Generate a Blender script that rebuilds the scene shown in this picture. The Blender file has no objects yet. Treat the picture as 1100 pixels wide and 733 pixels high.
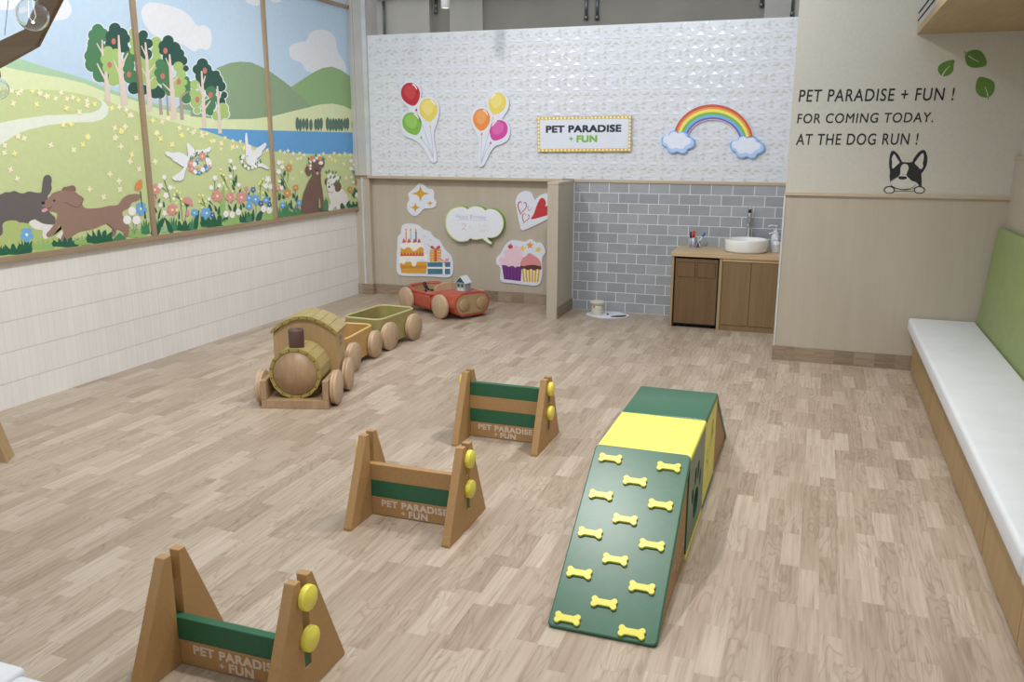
import bpy, bmesh, math, random
from math import sin, cos, pi, radians, floor, ceil, sqrt, atan2
from mathutils import Vector, Matrix
from mathutils.geometry import tessellate_polygon

random.seed(11)
scene = bpy.context.scene
COL = scene.collection

# ------------------------------------------------------------------ camera (surveyed from the room's own edges)
FPX = 913.83
R_AX = Vector((0.94210562, 0.33531118, 0.00184927))
U_AX = Vector((-0.07866164, 0.21564352, 0.97329863))
F_AX = Vector((-0.32595912, 0.91709557, -0.2295351))
EYE = Vector((0, 0, 1.85))
cam_d = bpy.data.cameras.new('camera')
cam_d.sensor_width = 36.0
cam_d.lens = FPX / 1100 * 36.0
cam_d.clip_start = 0.05
cam = bpy.data.objects.new('camera', cam_d)
COL.objects.link(cam)
M = Matrix((R_AX, U_AX, -F_AX)).transposed().to_4x4()
M.translation = EYE
cam.matrix_world = M
scene.camera = cam


def ray(u, v):
    return F_AX + R_AX * ((u - 550) / FPX) + U_AX * ((366.5 - v) / FPX)


def on_left(u, v, x=-5.25):          # a measured photo point on a plane X = const -> (Y, Z)
    r = ray(u, v)
    p = EYE + r * (x / r.x)
    return (p.y, p.z)


def on_back(u, v, y=9.2):            # a measured photo point on a plane Y = const -> (X, Z)
    r = ray(u, v)
    p = EYE + r * (y / r.y)
    return (p.x, p.z)


# ------------------------------------------------------------------ materials
def lin(c):
    c = c / 255.0
    return c / 12.92 if c <= 0.04045 else ((c + 0.055) / 1.055) ** 2.4


def rgb(t):
    return (lin(t[0]), lin(t[1]), lin(t[2]), 1)


MATS = {}


def mat(name, c, rough=0.5, metal=0.0, vary=0.0, vscale=8.0, spec=0.5, coat=0.0, bump=0.0, bscale=60.0):
    if name in MATS:
        return MATS[name]
    m = bpy.data.materials.new(name)
    m.use_nodes = True
    nt = m.node_tree
    b = nt.nodes['Principled BSDF']
    b.inputs['Base Color'].default_value = rgb(c)
    b.inputs['Roughness'].default_value = rough
    b.inputs['Metallic'].default_value = metal
    b.inputs['Specular IOR Level'].default_value = spec
    if coat:
        b.inputs['Coat Weight'].default_value = coat
        b.inputs['Coat Roughness'].default_value = 0.15
    if vary or bump:
        tc = nt.nodes.new('ShaderNodeTexCoord')
    if vary:
        n = nt.nodes.new('ShaderNodeTexNoise')
        n.inputs['Scale'].default_value = vscale
        n.inputs['Detail'].default_value = 4
        nt.links.new(tc.outputs['Object'], n.inputs['Vector'])
        r = nt.nodes.new('ShaderNodeValToRGB')
        r.color_ramp.elements[0].position = 0.3
        r.color_ramp.elements[1].position = 0.7
        r.color_ramp.elements[0].color = rgb([max(0, x * (1 - vary)) for x in c])
        r.color_ramp.elements[1].color = rgb([min(255, x * (1 + vary)) for x in c])
        nt.links.new(n.outputs['Fac'], r.inputs['Fac'])
        nt.links.new(r.outputs['Color'], b.inputs['Base Color'])
    if bump:
        n2 = nt.nodes.new('ShaderNodeTexNoise')
        n2.inputs['Scale'].default_value = bscale
        nt.links.new(tc.outputs['Object'], n2.inputs['Vector'])
        bp = nt.nodes.new('ShaderNodeBump')
        bp.inputs['Strength'].default_value = bump
        bp.inputs['Distance'].default_value = 0.002
        nt.links.new(n2.outputs['Fac'], bp.inputs['Height'])
        nt.links.new(bp.outputs['Normal'], b.inputs['Normal'])
    MATS[name] = m
    return m


def wood(name, c1, c2, axis=2, rough=0.45, scale=6.0, stretch=0.08, wave=0.0, space='Object'):
    """grain running along one axis"""
    if name in MATS:
        return MATS[name]
    m = bpy.data.materials.new(name)
    m.use_nodes = True
    nt = m.node_tree
    L = nt.links.new
    b = nt.nodes['Principled BSDF']
    b.inputs['Roughness'].default_value = rough
    tc = nt.nodes.new('ShaderNodeTexCoord')
    mp = nt.nodes.new('ShaderNodeMapping')
    s = [scale * 4] * 3
    s[axis] = scale * 4 * stretch
    mp.inputs['Scale'].default_value = s
    L(tc.outputs[space], mp.inputs['Vector'])
    n = nt.nodes.new('ShaderNodeTexNoise')
    n.inputs['Scale'].default_value = 1.0
    n.inputs['Detail'].default_value = 7
    n.inputs['Roughness'].default_value = 0.62
    n.inputs['Distortion'].default_value = wave
    L(mp.outputs['Vector'], n.inputs['Vector'])
    n2 = nt.nodes.new('ShaderNodeTexNoise')
    n2.inputs['Scale'].default_value = 5.0
    n2.inputs['Detail'].default_value = 3
    L(mp.outputs['Vector'], n2.inputs['Vector'])
    mx = nt.nodes.new('ShaderNodeMath')
    mx.operation = 'MULTIPLY_ADD'
    mx.inputs[1].default_value = 0.35
    L(n2.outputs['Fac'], mx.inputs[0])
    mm = nt.nodes.new('ShaderNodeMath')
    mm.operation = 'MULTIPLY'
    mm.inputs[1].default_value = 0.65
    L(n.outputs['Fac'], mm.inputs[0])
    L(mm.outputs[0], mx.inputs[2])
    r = nt.nodes.new('ShaderNodeValToRGB')
    r.color_ramp.elements[0].position = 0.32
    r.color_ramp.elements[1].position = 0.68
    r.color_ramp.elements[0].color = rgb(c1)
    r.color_ramp.elements[1].color = rgb(c2)
    L(mx.outputs[0], r.inputs['Fac'])
    L(r.outputs['Color'], b.inputs['Base Color'])
    MATS[name] = m
    return m


class NT:
    def __init__(s, name):
        s.m = bpy.data.materials.new(name)
        s.m.use_nodes = True
        s.nt = s.m.node_tree
        s.b = s.nt.nodes['Principled BSDF']

    def node(s, t):
        return s.nt.nodes.new('ShaderNode' + t)

    def link(s, a, b):
        s.nt.links.new(a, b)

    def math(s, op, a, b=None):
        n = s.node('Math')
        n.operation = op
        for i, x in enumerate((a, b)):
            if x is None:
                continue
            if isinstance(x, (int, float)):
                n.inputs[i].default_value = x
            else:
                s.link(x, n.inputs[i])
        return n.outputs[0]

    def comb(s, x, y, z):
        n = s.node('CombineXYZ')
        for i, q in enumerate((x, y, z)):
            if isinstance(q, (int, float)):
                n.inputs[i].default_value = q
            else:
                s.link(q, n.inputs[i])
        return n.outputs[0]

    def sep(s):
        tc = s.node('TexCoord')
        sp = s.node('SeparateXYZ')
        s.link(tc.outputs['Object'], sp.inputs[0])
        return sp.outputs

    def white(s, v):
        n = s.node('TexWhiteNoise')
        n.noise_dimensions = '3D'
        s.link(v, n.inputs['Vector'])
        return n.outputs['Value']

    def noise(s, v, scale, detail=3, rough=0.5, dist=0.0):
        n = s.node('TexNoise')
        s.link(v, n.inputs['Vector'])
        n.inputs['Scale'].default_value = scale
        n.inputs['Detail'].default_value = detail
        n.inputs['Roughness'].default_value = rough
        n.inputs['Distortion'].default_value = dist
        return n.outputs['Fac']

    def ramp(s, f, stops):
        r = s.node('ValToRGB')
        e = r.color_ramp.elements
        while len(e) < len(stops):
            e.new(0.5)
        for i, (p, c) in enumerate(stops):
            e[i].position = p
            e[i].color = rgb(c)
        s.link(f, r.inputs['Fac'])
        return r.outputs['Color']

    def mix(s, f, a, b, mode='MIX'):
        n = s.node('Mix')
        n.data_type = 'RGBA'
        n.blend_type = mode
        for i, q in ((0, f), (6, a), (7, b)):
            if isinstance(q, (int, float)):
                n.inputs[i].default_value = q
            elif isinstance(q, tuple):
                n.inputs[i].default_value = q
            else:
                s.link(q, n.inputs[i])
        return n.outputs[2]


def floor_mat(name, u_axis, v_axis, W=0.0835, LEN=0.335, tones=None):
    """vinyl strip planks: rows across u, running along v"""
    k = NT(name)
    o = k.sep()
    u, v = o[u_axis], o[v_axis]
    ur = k.math('DIVIDE', k.math('SUBTRACT', u, 0.217), W)
    row = k.math('FLOOR', ur)
    ro = k.white(k.comb(row, 3.0, 1.0))
    vr = k.math('ADD', k.math('DIVIDE', v, LEN), k.math('MULTIPLY', ro, 7.0))
    cell = k.math('FLOOR', vr)
    rnd = k.white(k.comb(row, cell, 5.0))
    tones = tones or [(0.0, (171, 154, 136)), (0.2, (178, 162, 144)), (0.5, (184, 168, 151)), (0.75, (190, 175, 158)), (1.0, (199, 185, 169))]
    base = k.ramp(rnd, tones)
    # long fibre grain
    g = k.noise(k.comb(k.math('MULTIPLY', u, 60.0), k.math('MULTIPLY', v, 2.6), k.math('MULTIPLY', rnd, 37.0)), 1.0, 6, 0.65)
    gc = k.ramp(g, [(0.3, (212, 205, 197)), (0.5, (240, 238, 235)), (0.7, (255, 255, 255))])
    # cathedral figure
    bend = k.noise(k.comb(k.math('MULTIPLY', u, 9.0), k.math('MULTIPLY', v, 1.6), k.math('MULTIPLY', rnd, 91.0)), 1.0, 2, 0.4)
    rings = k.math('FRACT', k.math('MULTIPLY', bend, 15.0))
    rc = k.ramp(rings, [(0.0, (226, 220, 213)), (0.2, (250, 250, 250)), (0.85, (255, 255, 255)), (1.0, (226, 220, 213))])
    strength = k.math('MULTIPLY', k.math('GREATER_THAN', k.white(k.comb(row, cell, 9.0)), 0.45), 0.85)
    c1 = k.mix(1.0, base, gc, 'MULTIPLY')
    c2 = k.mix(strength, c1, rc, 'MULTIPLY')
    # thin joints
    fu = k.math('FRACT', ur)
    fv = k.math('FRACT', vr)
    ju = k.math('LESS_THAN', fu, 0.018)
    jv = k.math('LESS_THAN', fv, 0.006)
    j = k.math('MULTIPLY', k.math('MAXIMUM', ju, jv), 0.16)
    c3 = k.mix(j, c2, rgb((126, 106, 88)))
    k.link(c3, k.b.inputs['Base Color'])
    k.b.inputs['Roughness'].default_value = 0.42
    k.b.inputs['Specular IOR Level'].default_value = 0.45
    rr = k.math('ADD', k.math('MULTIPLY', g, 0.25), 0.28)
    k.link(rr, k.b.inputs['Roughness'])
    return k.m


def subway_mat():
    k = NT('grey_subway_tile')
    o = k.sep()
    RH, BW = 1.41 / 13, 0.2165
    zr = k.math('DIVIDE', k.math('SUBTRACT', 1.41, o[2]), RH)
    row = k.math('FLOOR', zr)
    off = k.math('MULTIPLY', k.math('MODULO', row, 2.0), 0.5)
    xr = k.math('ADD', k.math('DIVIDE', k.math('ADD', o[0], 2.35), BW), off)
    xr = k.math('ADD', xr, 20.0)
    col = k.math('FLOOR', xr)
    fx, fz = k.math('FRACT', xr), k.math('FRACT', zr)
    gx, gz = 0.026, 0.052
    m = k.math('MAXIMUM', k.math('LESS_THAN', k.math('MINIMUM', fx, k.math('SUBTRACT', 1.0, fx)), gx / 2 + 0.003),
               k.math('LESS_THAN', k.math('MINIMUM', fz, k.math('SUBTRACT', 1.0, fz)), gz / 2 + 0.003))
    rnd = k.white(k.comb(row, col, 2.0))
    n = k.noise(k.comb(k.math('MULTIPLY', o[0], 7.0), rnd, k.math('MULTIPLY', o[2], 14.0)), 1.0, 3, 0.5)
    t = k.math('ADD', k.math('MULTIPLY', rnd, 0.45), k.math('MULTIPLY', n, 0.55))
    c = k.ramp(t, [(0.2, (149, 153, 158)), (0.5, (158, 162, 167)), (0.8, (168, 171, 176))])
    cc = k.mix(m, c, rgb((226, 227, 230)))
    k.link(cc, k.b.inputs['Base Color'])
    rr = k.math('ADD', k.math('MULTIPLY', m, 0.5), 0.22)
    k.link(rr, k.b.inputs['Roughness'])
    bp = k.node('Bump')
    bp.inputs['Strength'].default_value = 0.35
    bp.inputs['Distance'].default_value = 0.004
    h = k.math('ADD', k.math('MULTIPLY', k.math('SUBTRACT', 1.0, m), 1.0), k.math('MULTIPLY', n, 0.8))
    k.link(h, bp.inputs['Height'])
    k.link(bp.outputs['Normal'], k.b.inputs['Normal'])
    return k.m


def ribbed_tile_mat():
    k = NT('cream_ribbed_tile')
    o = k.sep()
    zr = k.math('ADD', k.math('DIVIDE', k.math('SUBTRACT', o[2], 0.18), 0.2155), 4.0)
    fz = k.math('FRACT', zr)
    jz = k.math('LESS_THAN', k.math('MINIMUM', fz, k.math('SUBTRACT', 1.0, fz)), 0.014)
    yr = k.math('DIVIDE', o[1], 0.06)
    fy = k.math('FRACT', yr)
    jy = k.math('LESS_THAN', k.math('MINIMUM', fy, k.math('SUBTRACT', 1.0, fy)), 0.03)
    rnd = k.white(k.comb(k.math('FLOOR', zr), k.math('FLOOR', yr), 1.0))
    big = k.noise(k.comb(o[0], o[1], o[2]), 1.3, 3, 0.5)
    t = k.math('ADD', k.math('MULTIPLY', rnd, 0.4), k.math('MULTIPLY', big, 0.6))
    c = k.ramp(t, [(0.2, (230, 229, 226)), (0.8, (237, 236, 234))])
    jj = k.math('MAXIMUM', k.math('MULTIPLY', jz, 0.7), k.math('MULTIPLY', jy, 0.26))
    cc = k.mix(jj, c, rgb((190, 184, 174)))
    k.link(cc, k.b.inputs['Base Color'])
    k.b.inputs['Roughness'].default_value = 0.45
    bp = k.node('Bump')
    bp.inputs['Strength'].default_value = 0.5
    bp.inputs['Distance'].default_value = 0.003
    rib = k.math('SINE', k.math('MULTIPLY', o[1], 2 * pi / 0.0375))
    h = k.math('ADD', k.math('MULTIPLY', jj, -2.0), k.math('MULTIPLY', rib, 0.2))
    h = k.math('ADD', h, k.math('MULTIPLY', rnd, 0.15))
    k.link(h, bp.inputs['Height'])
    k.link(bp.outputs['Normal'], k.b.inputs['Normal'])
    return k.m


def plank_base_mat():
    return floor_mat('skirting_plank', 2, 0, W=0.3, LEN=0.16,
                     tones=[(0.0, (150, 132, 112)), (0.5, (162, 144, 124)), (1.0, (172, 155, 136))])


# ------------------------------------------------------------------ mesh helpers
class MB:
    """collects shapes for one mesh; each face keeps a material slot"""
    def __init__(s):
        s.v = []
        s.f = []
        s.m = []
        s.mats = []
        s.sm = []

    def slot(s, m):
        if m not in s.mats:
            s.mats.append(m)
        return s.mats.index(m)

    def add(s, vs, fs, m, smooth=False, T=None):
        o = len(s.v)
        if T is not None:
            vs = [T @ Vector(p) for p in vs]
        s.v += [tuple(p) for p in vs]
        k = s.slot(m)
        for f in fs:
            s.f.append([i + o for i in f])
            s.m.append(k)
            s.sm.append(smooth)
        return s

    def bm(s, b, m, smooth=False, T=None):
        b.verts.ensure_lookup_table()
        for i, vv in enumerate(b.verts):
            vv.index = i
        s.add([vv.co.copy() for vv in b.verts], [[vv.index for vv in f.verts] for f in b.faces], m, smooth, T)
        b.free()
        return s

    def box(s, x0, x1, y0, y1, z0, z1, m, bev=0.0, seg=2, T=None):
        b = bmesh.new()
        vs = [b.verts.new(p) for p in ((x0, y0, z0), (x1, y0, z0), (x1, y1, z0), (x0, y1, z0), (x0, y0, z1), (x1, y0, z1), (x1, y1, z1), (x0, y1, z1))]
        for f in ((0, 3, 2, 1), (4, 5, 6, 7), (0, 1, 5, 4), (1, 2, 6, 5), (2, 3, 7, 6), (3, 0, 4, 7)):
            b.faces.new([vs[i] for i in f])
        if bev > 0:
            bmesh.ops.bevel(b, geom=list(b.edges), offset=bev, segments=seg, profile=0.5, affect='EDGES')
        return s.bm(b, m, bev > 0 and seg > 2, T)

    def prism(s, poly, axis, a, b_, m, bev=0.0, seg=2, smooth=False, T=None, m_cap=None):
        """poly in the other two axes (in order), extruded along axis from a to b_"""
        def P(p, d):
            q = [p[0], p[1]]
            q.insert(axis, d)
            return Vector(q)
        b = bmesh.new()
        lo = [b.verts.new(P(p, a)) for p in poly]
        hi = [b.verts.new(P(p, b_)) for p in poly]
        n = len(poly)
        tris = tessellate_polygon([[Vector((p[0], p[1], 0)) for p in poly]])
        if bev > 0 or n <= 8:
            b.faces.new(lo[::-1])
            b.faces.new(hi)
        else:
            for t in tris:
                try:
                    b.faces.new([lo[i] for i in t[::-1]])
                    b.faces.new([hi[i] for i in t])
                except ValueError:
                    pass
        for i in range(n):
            b.faces.new([lo[i], lo[(i + 1) % n], hi[(i + 1) % n], hi[i]])
        bmesh.ops.recalc_face_normals(b, faces=list(b.faces))
        if bev > 0:
            bmesh.ops.bevel(b, geom=list(b.edges), offset=bev, segments=seg, profile=0.5, affect='EDGES')
        return s.bm(b, m, smooth, T)

    def lathe(s, prof, m, n=32, T=None, smooth=True):
        """prof: (r, z) list from bottom to top, around local Z"""
        vs, fs = [], []
        idx = []
        for r, z in prof:
            if r < 1e-6:
                idx.append([len(vs)])
                vs.append((0, 0, z))
            else:
                idx.append(list(range(len(vs), len(vs) + n)))
                vs += [(r * cos(2 * pi * i / n), r * sin(2 * pi * i / n), z) for i in range(n)]
        for a, b_ in zip(idx, idx[1:]):
            for i in range(n):
                j = (i + 1) % n
                if len(a) == 1 and len(b_) == 1:
                    continue
                if len(a) == 1:
                    fs.append([a[0], b_[j], b_[i]])
                elif len(b_) == 1:
                    fs.append([a[i], a[j], b_[0]])
                else:
                    fs.append([a[i], a[j], b_[j], b_[i]])
        return s.add(vs, fs, m, smooth, T)

    def tube(s, pts, r, m, n=10, T=None, closed=False):
        pts = [Vector(p) for p in pts]
        vs, fs = [], []
        N = len(pts)
        up = Vector((0.13, 0.21, 0.97))
        for i, p in enumerate(pts):
            a = pts[(i - 1) % N] if (closed or i > 0) else p
            c = pts[(i + 1) % N] if (closed or i < N - 1) else p
            d = (c - a).normalized()
            x = d.cross(up)
            if x.length < 1e-3:
                x = d.cross(Vector((1, 0, 0)))
            x.normalize()
            y = d.cross(x)
            rr = r[i] if isinstance(r, (list, tuple)) else r
            vs += [p + x * (rr * cos(2 * pi * k / n)) + y * (rr * sin(2 * pi * k / n)) for k in range(n)]
        for i in range(N if closed else N - 1):
            j = (i + 1) % N
            for k in range(n):
                l = (k + 1) % n
                fs.append([i * n + k, i * n + l, j * n + l, j * n + k])
        if not closed:
            fs.append(list(range(n))[::-1])
            fs.append([(N - 1) * n + k for k in range(n)])
        return s.add(vs, fs, m, True, T)

    def build(s, name, parent=None, loc=None):
        me = bpy.data.meshes.new(name)
        me.from_pydata(s.v, [], s.f)
        for m in s.mats:
            me.materials.append(m)
        for i, p in enumerate(me.polygons):
            p.material_index = s.m[i]
            p.use_smooth = s.sm[i]
        me.validate()
        me.update()
        o = bpy.data.objects.new(name, me)
        COL.objects.link(o)
        if parent:
            o.parent = parent
        if loc:
            o.location = loc
        return o


def tag(o, label=None, cat=None, group=None, kind=None):
    if label:
        o['label'] = label
    if cat:
        o['category'] = cat
    if group:
        o['group'] = group
    if kind:
        o['kind'] = kind
    return o


def thing(name, label, cat, loc=(0, 0, 0), rz=0.0, group=None):
    o = bpy.data.objects.new(name, None)
    o.empty_display_size = 0.1
    COL.objects.link(o)
    o.location = loc
    o.rotation_euler = (0, 0, rz)
    return tag(o, label, cat, group)


def struct(name, mb):
    return tag(mb.build(name), kind='structure')


def copy_tree(o, parent=None):
    c = o.copy()
    COL.objects.link(c)
    if parent:
        c.parent = parent
    for ch in list(o.children):
        copy_tree(ch, c)
    return c


def axisT(p, d):
    """matrix placing local Z along direction d at p"""
    q = Vector(d).to_track_quat('Z', 'Y')
    return Matrix.Translation(Vector(p)) @ q.to_matrix().to_4x4()


def smooth_poly(pts, n=4):
    out = []
    N = len(pts)
    for i in range(N):
        p0, p1, p2, p3 = [pts[(i + k) % N] for k in (-1, 0, 1, 2)]
        for t in range(n):
            t /= n
            f = lambda a, b, c, d: 0.5 * ((2 * b) + (-a + c) * t + (2 * a - 5 * b + 4 * c - d) * t * t + (-a + 3 * b - 3 * c + d) * t ** 3)
            out.append((f(p0[0], p1[0], p2[0], p3[0]), f(p0[1], p1[1], p2[1], p3[1])))
    return out


def circ(x, y, rx, ry=None, n=20, a0=0.0):
    ry = rx if ry is None else ry
    return [(x + rx * cos(a0 + 2 * pi * i / n), y + ry * sin(a0 + 2 * pi * i / n)) for i in range(n)]


def stroke(pts, w0, w1=None):
    w1 = w0 if w1 is None else w1
    L, Rr = [], []
    N = len(pts)
    for i, p in enumerate(pts):
        a = pts[max(0, i - 1)]
        c = pts[min(N - 1, i + 1)]
        dx, dy = c[0] - a[0], c[1] - a[1]
        l = sqrt(dx * dx + dy * dy) or 1
        w = (w0 + (w1 - w0) * i / max(1, N - 1)) / 2
        L.append((p[0] - dy / l * w, p[1] + dx / l * w))
        Rr.append((p[0] + dy / l * w, p[1] - dx / l * w))
    return L + Rr[::-1]


def crop(x0, y0, s):
    return lambda pts: [(x0 + p[0] / s, y0 + p[1] / s) for p in pts]


def clip(poly, a0, a1, b0, b1):
    def half(P, ax, lim, sgn):
        out = []
        for i in range(len(P)):
            p, q = P[i], P[(i + 1) % len(P)]
            pi_, qi = (p[ax] - lim) * sgn >= 0, (q[ax] - lim) * sgn >= 0
            if pi_:
                out.append(p)
            if pi_ != qi:
                t = (lim - p[ax]) / (q[ax] - p[ax])
                out.append((p[0] + (q[0] - p[0]) * t, p[1] + (q[1] - p[1]) * t))
        return out
    for ax, lim, sg in ((0, a0, 1), (0, a1, -1), (1, b0, 1), (1, b1, -1)):
        if len(poly) < 3:
            return []
        poly = half(poly, ax, lim, sg)
    return poly if len(poly) >= 3 else []


class Art:
    """flat printed shapes on a wall plane; every shape lies a hair in front of the one before"""
    def __init__(s, plane, at, step=1e-5):
        s.plane, s.at, s.step = plane, at, step      # plane: 'x' (left wall, faces +X) or 'y' (back walls, face -Y)
        s.d = at
        s.shapes = []

    def p(s, px, m):                                  # px polygon in photo points
        f = on_left if s.plane == 'x' else on_back
        s.w([f(u, v, s.at) for u, v in px], m)

    def w(s, pts, m):                                 # polygon already in wall metres
        s.d += s.step if s.plane == 'x' else -s.step
        s.shapes.append((pts, m, s.d))

    def build(s, name, parent=None, win=None):
        mb = MB()
        for pts, m, d in s.shapes:
            if win:
                pts = clip(pts, *win)
            if len(pts) < 3:
                continue
            tris = tessellate_polygon([[Vector((p[0], p[1], 0)) for p in pts]])
            if s.plane == 'x':
                vs = [(d, p[0], p[1]) for p in pts]
            else:
                vs = [(p[0], d, p[1]) for p in pts]
            fs = []
            for t in tris:
                a, b, c = [Vector(vs[i]) for i in t]
                n = (b - a).cross(c - a)
                ok = n.x > 0 if s.plane == 'x' else n.y < 0
                fs.append(list(t) if ok else list(t)[::-1])
            mb.add(vs, fs, m)
        return mb.build(name, parent) if mb.v else None


def text_polys(txt, size=1.0, bold=0.0, shear=0.0, spacing=1.0, align='LEFT'):
    """flat triangles of a line of lettering, in its own metres"""
    c = bpy.data.curves.new('lettering', 'FONT')
    c.body = txt
    c.size = size
    c.offset = bold
    c.shear = shear
    c.space_character = spacing
    c.align_x = align
    c.resolution_u = 6
    o = bpy.data.objects.new('lettering', c)
    COL.objects.link(o)
    bpy.context.view_layer.update()
    dg = bpy.context.evaluated_depsgraph_get()
    me = bpy.data.meshes.new_from_object(o.evaluated_get(dg))
    vs = [v.co.copy() for v in me.vertices]
    fs = [list(p.vertices) for p in me.polygons]
    bpy.data.objects.remove(o)
    bpy.data.meshes.remove(me)
    bpy.data.curves.remove(c)
    xs = [v.x for v in vs]
    ys = [v.y for v in vs]
    return vs, fs, (min(xs), max(xs), min(ys), max(ys))


def lettering(mb, txt, m, corners, bold=0.0, shear=0.0, spacing=1.0, thick=0.0):
    """fit a line of text in the quad corners = (lower-left, lower-right, upper-left) 3-D points"""
    for w_ in word_faces(txt, m, corners, bold, shear, spacing):
        mb.add(w_[0], w_[1], m)


def word_faces(txt, m, corners, bold, shear, spacing):
    vs, fs, (x0, x1, y0, y1) = text_polys(txt, 1.0, 0.0, shear, spacing)
    o, a, b = [Vector(c) for c in corners]
    x0, x1, y0, y1 = x0 - bold, x1 + bold, y0 - bold, y1 + bold
    ux, uy = (a - o) / (x1 - x0), (b - o) / (y1 - y0)
    # words: clusters of faces parted by a wide gap
    fs = sorted(fs, key=lambda f: min(vs[i].x for i in f))
    words, reach = [], -1e9
    for f in fs:
        lo, hi = min(vs[i].x for i in f), max(vs[i].x for i in f)
        if lo > reach + 0.16 + 0.1 * (spacing - 1) * 2:
            words.append([])
        reach = max(reach, hi)
        words[-1].append(f)
    sh = [(0, 0)]
    if bold:
        sh = [(dx * bold, dy * bold) for dx in (-1, -.33, .33, 1) for dy in (-1, 0, 1)]
    out = []
    for w_ in words:
        used = sorted({i for f in w_ for i in f})
        re_ = {q_: n for n, q_ in enumerate(used)}
        P, F = [], []
        nrm = ux.cross(uy).normalized()
        for n_, (dx, dy) in enumerate(sh):
            k = len(P)
            P += [o + nrm * (2.5e-5 * n_) + ux * (vs[i].x + dx - x0) + uy * (vs[i].y + dy - y0) for i in used]
            F += [[re_[i] + k for i in f] for f in w_]
        out.append((P, F))
    return out


def letter_parts(t, txt, m, corners, bold=0.0, shear=0.0, spacing=1.0, name='lettering'):
    for P, F in word_faces(txt, m, corners, bold, shear, spacing):
        MB().add(P, F, m).build(name, t)


# ------------------------------------------------------------------ palette
M_floor = floor_mat('vinyl_plank_floor', 0, 1)
M_skirt = plank_base_mat()
M_panel = wood('ash_wall_panel', (180, 169, 152), (188, 178, 162), axis=2, rough=0.4, scale=2.2, stretch=0.08)
M_rail = wood('ash_rail', (180, 163, 138), (200, 184, 160), axis=0, rough=0.4)
M_frame = wood('mural_frame_wood', (148, 128, 102), (168, 148, 122), axis=1, rough=0.45)
M_frame_v = wood('mural_mullion_wood', (148, 128, 102), (168, 148, 122), axis=2, rough=0.45)
M_tile = subway_mat()
M_rib = ribbed_tile_mat()
M_cream = mat('cream_wallpaper', (200, 196, 184), 0.75, vary=0.015, vscale=40, bump=0.25, bscale=300)
M_pil = mat('pale_grey_paint', (190, 188, 184), 0.6, vary=0.02, vscale=5)
M_back = mat('grey_paint', (152, 148, 138), 0.7, vary=0.03, vscale=2)
M_back2 = mat('warm_white_paint', (185, 182, 174), 0.7, vary=0.03, vscale=2)
M_alu = mat('brushed_aluminium_strip', (215, 216, 220), 0.35, metal=0.3, vary=0.03)
M_steel = mat('galvanised_pipe', (120, 122, 124), 0.35, metal=0.8, vary=0.08)
M_dark = mat('dark_shadow_gap', (32, 28, 25), 0.7, vary=0.05)
M_wallw = [mat('wallpaper_facet_white', (220, 223, 230), 0.4, vary=0.01, spec=0.6),
           mat('wallpaper_facet_pearl', (220, 223, 230), 0.3, vary=0.01, spec=0.7),
           mat('wallpaper_facet_grey', (211, 214, 219), 0.35, vary=0.01, spec=0.6),
           mat('wallpaper_facet_beige', (202, 201, 196), 0.4, vary=0.01)]
M_mdf = mat('brown_mdf', (170, 133, 86), 0.55, vary=0.03, vscale=90, bump=0.15, bscale=200)
M_mdf_edge = mat('brown_mdf_edge', (182, 146, 98), 0.55, vary=0.03, vscale=90)
M_green = mat('green_stained_board', (38, 96, 66), 0.5, vary=0.04, vscale=60)
M_green_soft = mat('green_vinyl_panel', (50, 100, 74), 0.33, vary=0.02, vscale=30)
M_yel = mat('yellow_plastic', (232, 222, 88), 0.35, vary=0.015)
M_yel_soft = mat('yellow_vinyl_panel', (234, 228, 104), 0.42, vary=0.015)
M_print = mat('pale_printed_lettering', (214, 196, 178), 0.5, vary=0.02)
M_beech = wood('beech_wood', (154, 124, 94), (178, 148, 116), axis=2, rough=0.4, scale=3, stretch=0.2, wave=0.8)
M_beech_lt = wood('pale_beech_wood', (176, 148, 118), (200, 174, 144), axis=2, rough=0.4, scale=4, stretch=0.15, wave=1.0)
M_cabw = wood('oak_cab_wood', (160, 132, 92), (180, 152, 110), axis=2, rough=0.45, scale=3)
M_olive = mat('olive_painted_wood', (164, 147, 98), 0.45, vary=0.04, vscale=20)
M_olive_d = mat('olive_painted_rim', (154, 138, 70), 0.45, vary=0.04, vscale=20)
M_olive_w = mat('olive_green_tub_paint', (152, 142, 92), 0.45, vary=0.04, vscale=20)
M_olive_l = mat('pale_olive_rim_paint', (184, 178, 122), 0.45, vary=0.03, vscale=20)
M_must = mat('mustard_tub_paint', (182, 144, 90), 0.45, vary=0.04, vscale=20)
M_must_l = mat('pale_mustard_rim_paint', (214, 178, 112), 0.45, vary=0.03, vscale=20)
M_chim = wood('walnut_chimney', (72, 52, 46), (92, 68, 60), axis=2, rough=0.5)
M_red = mat('red_painted_wood', (176, 82, 62), 0.42, vary=0.05, vscale=15)
M_carw = wood('car_inner_wood', (158, 130, 96), (178, 152, 116), axis=0, rough=0.45, scale=3)
M_vanL = wood('vanity_oak', (120, 96, 64), (142, 116, 80), axis=2, rough=0.45, scale=5, stretch=0.04)
M_vanD = wood('vanity_dark_oak', (98, 72, 46), (120, 92, 60), axis=2, rough=0.45, scale=5, stretch=0.04)
M_top = wood('counter_oak', (184, 156, 118), (204, 178, 140), axis=0, rough=0.4, scale=4, stretch=0.06)
M_cer = mat('white_ceramic', (236, 235, 232), 0.15, vary=0.005, coat=0.5)
M_chrome = mat('chrome', (205, 207, 210), 0.12, metal=1.0, vary=0.02)
M_black = mat('black_plastic', (22, 22, 24), 0.35, vary=0.05)
M_white = mat('white_board', (222, 226, 238), 0.4, vary=0.01)
M_bottle = mat('white_translucent_bottle', (226, 228, 232), 0.25, vary=0.01)
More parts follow.
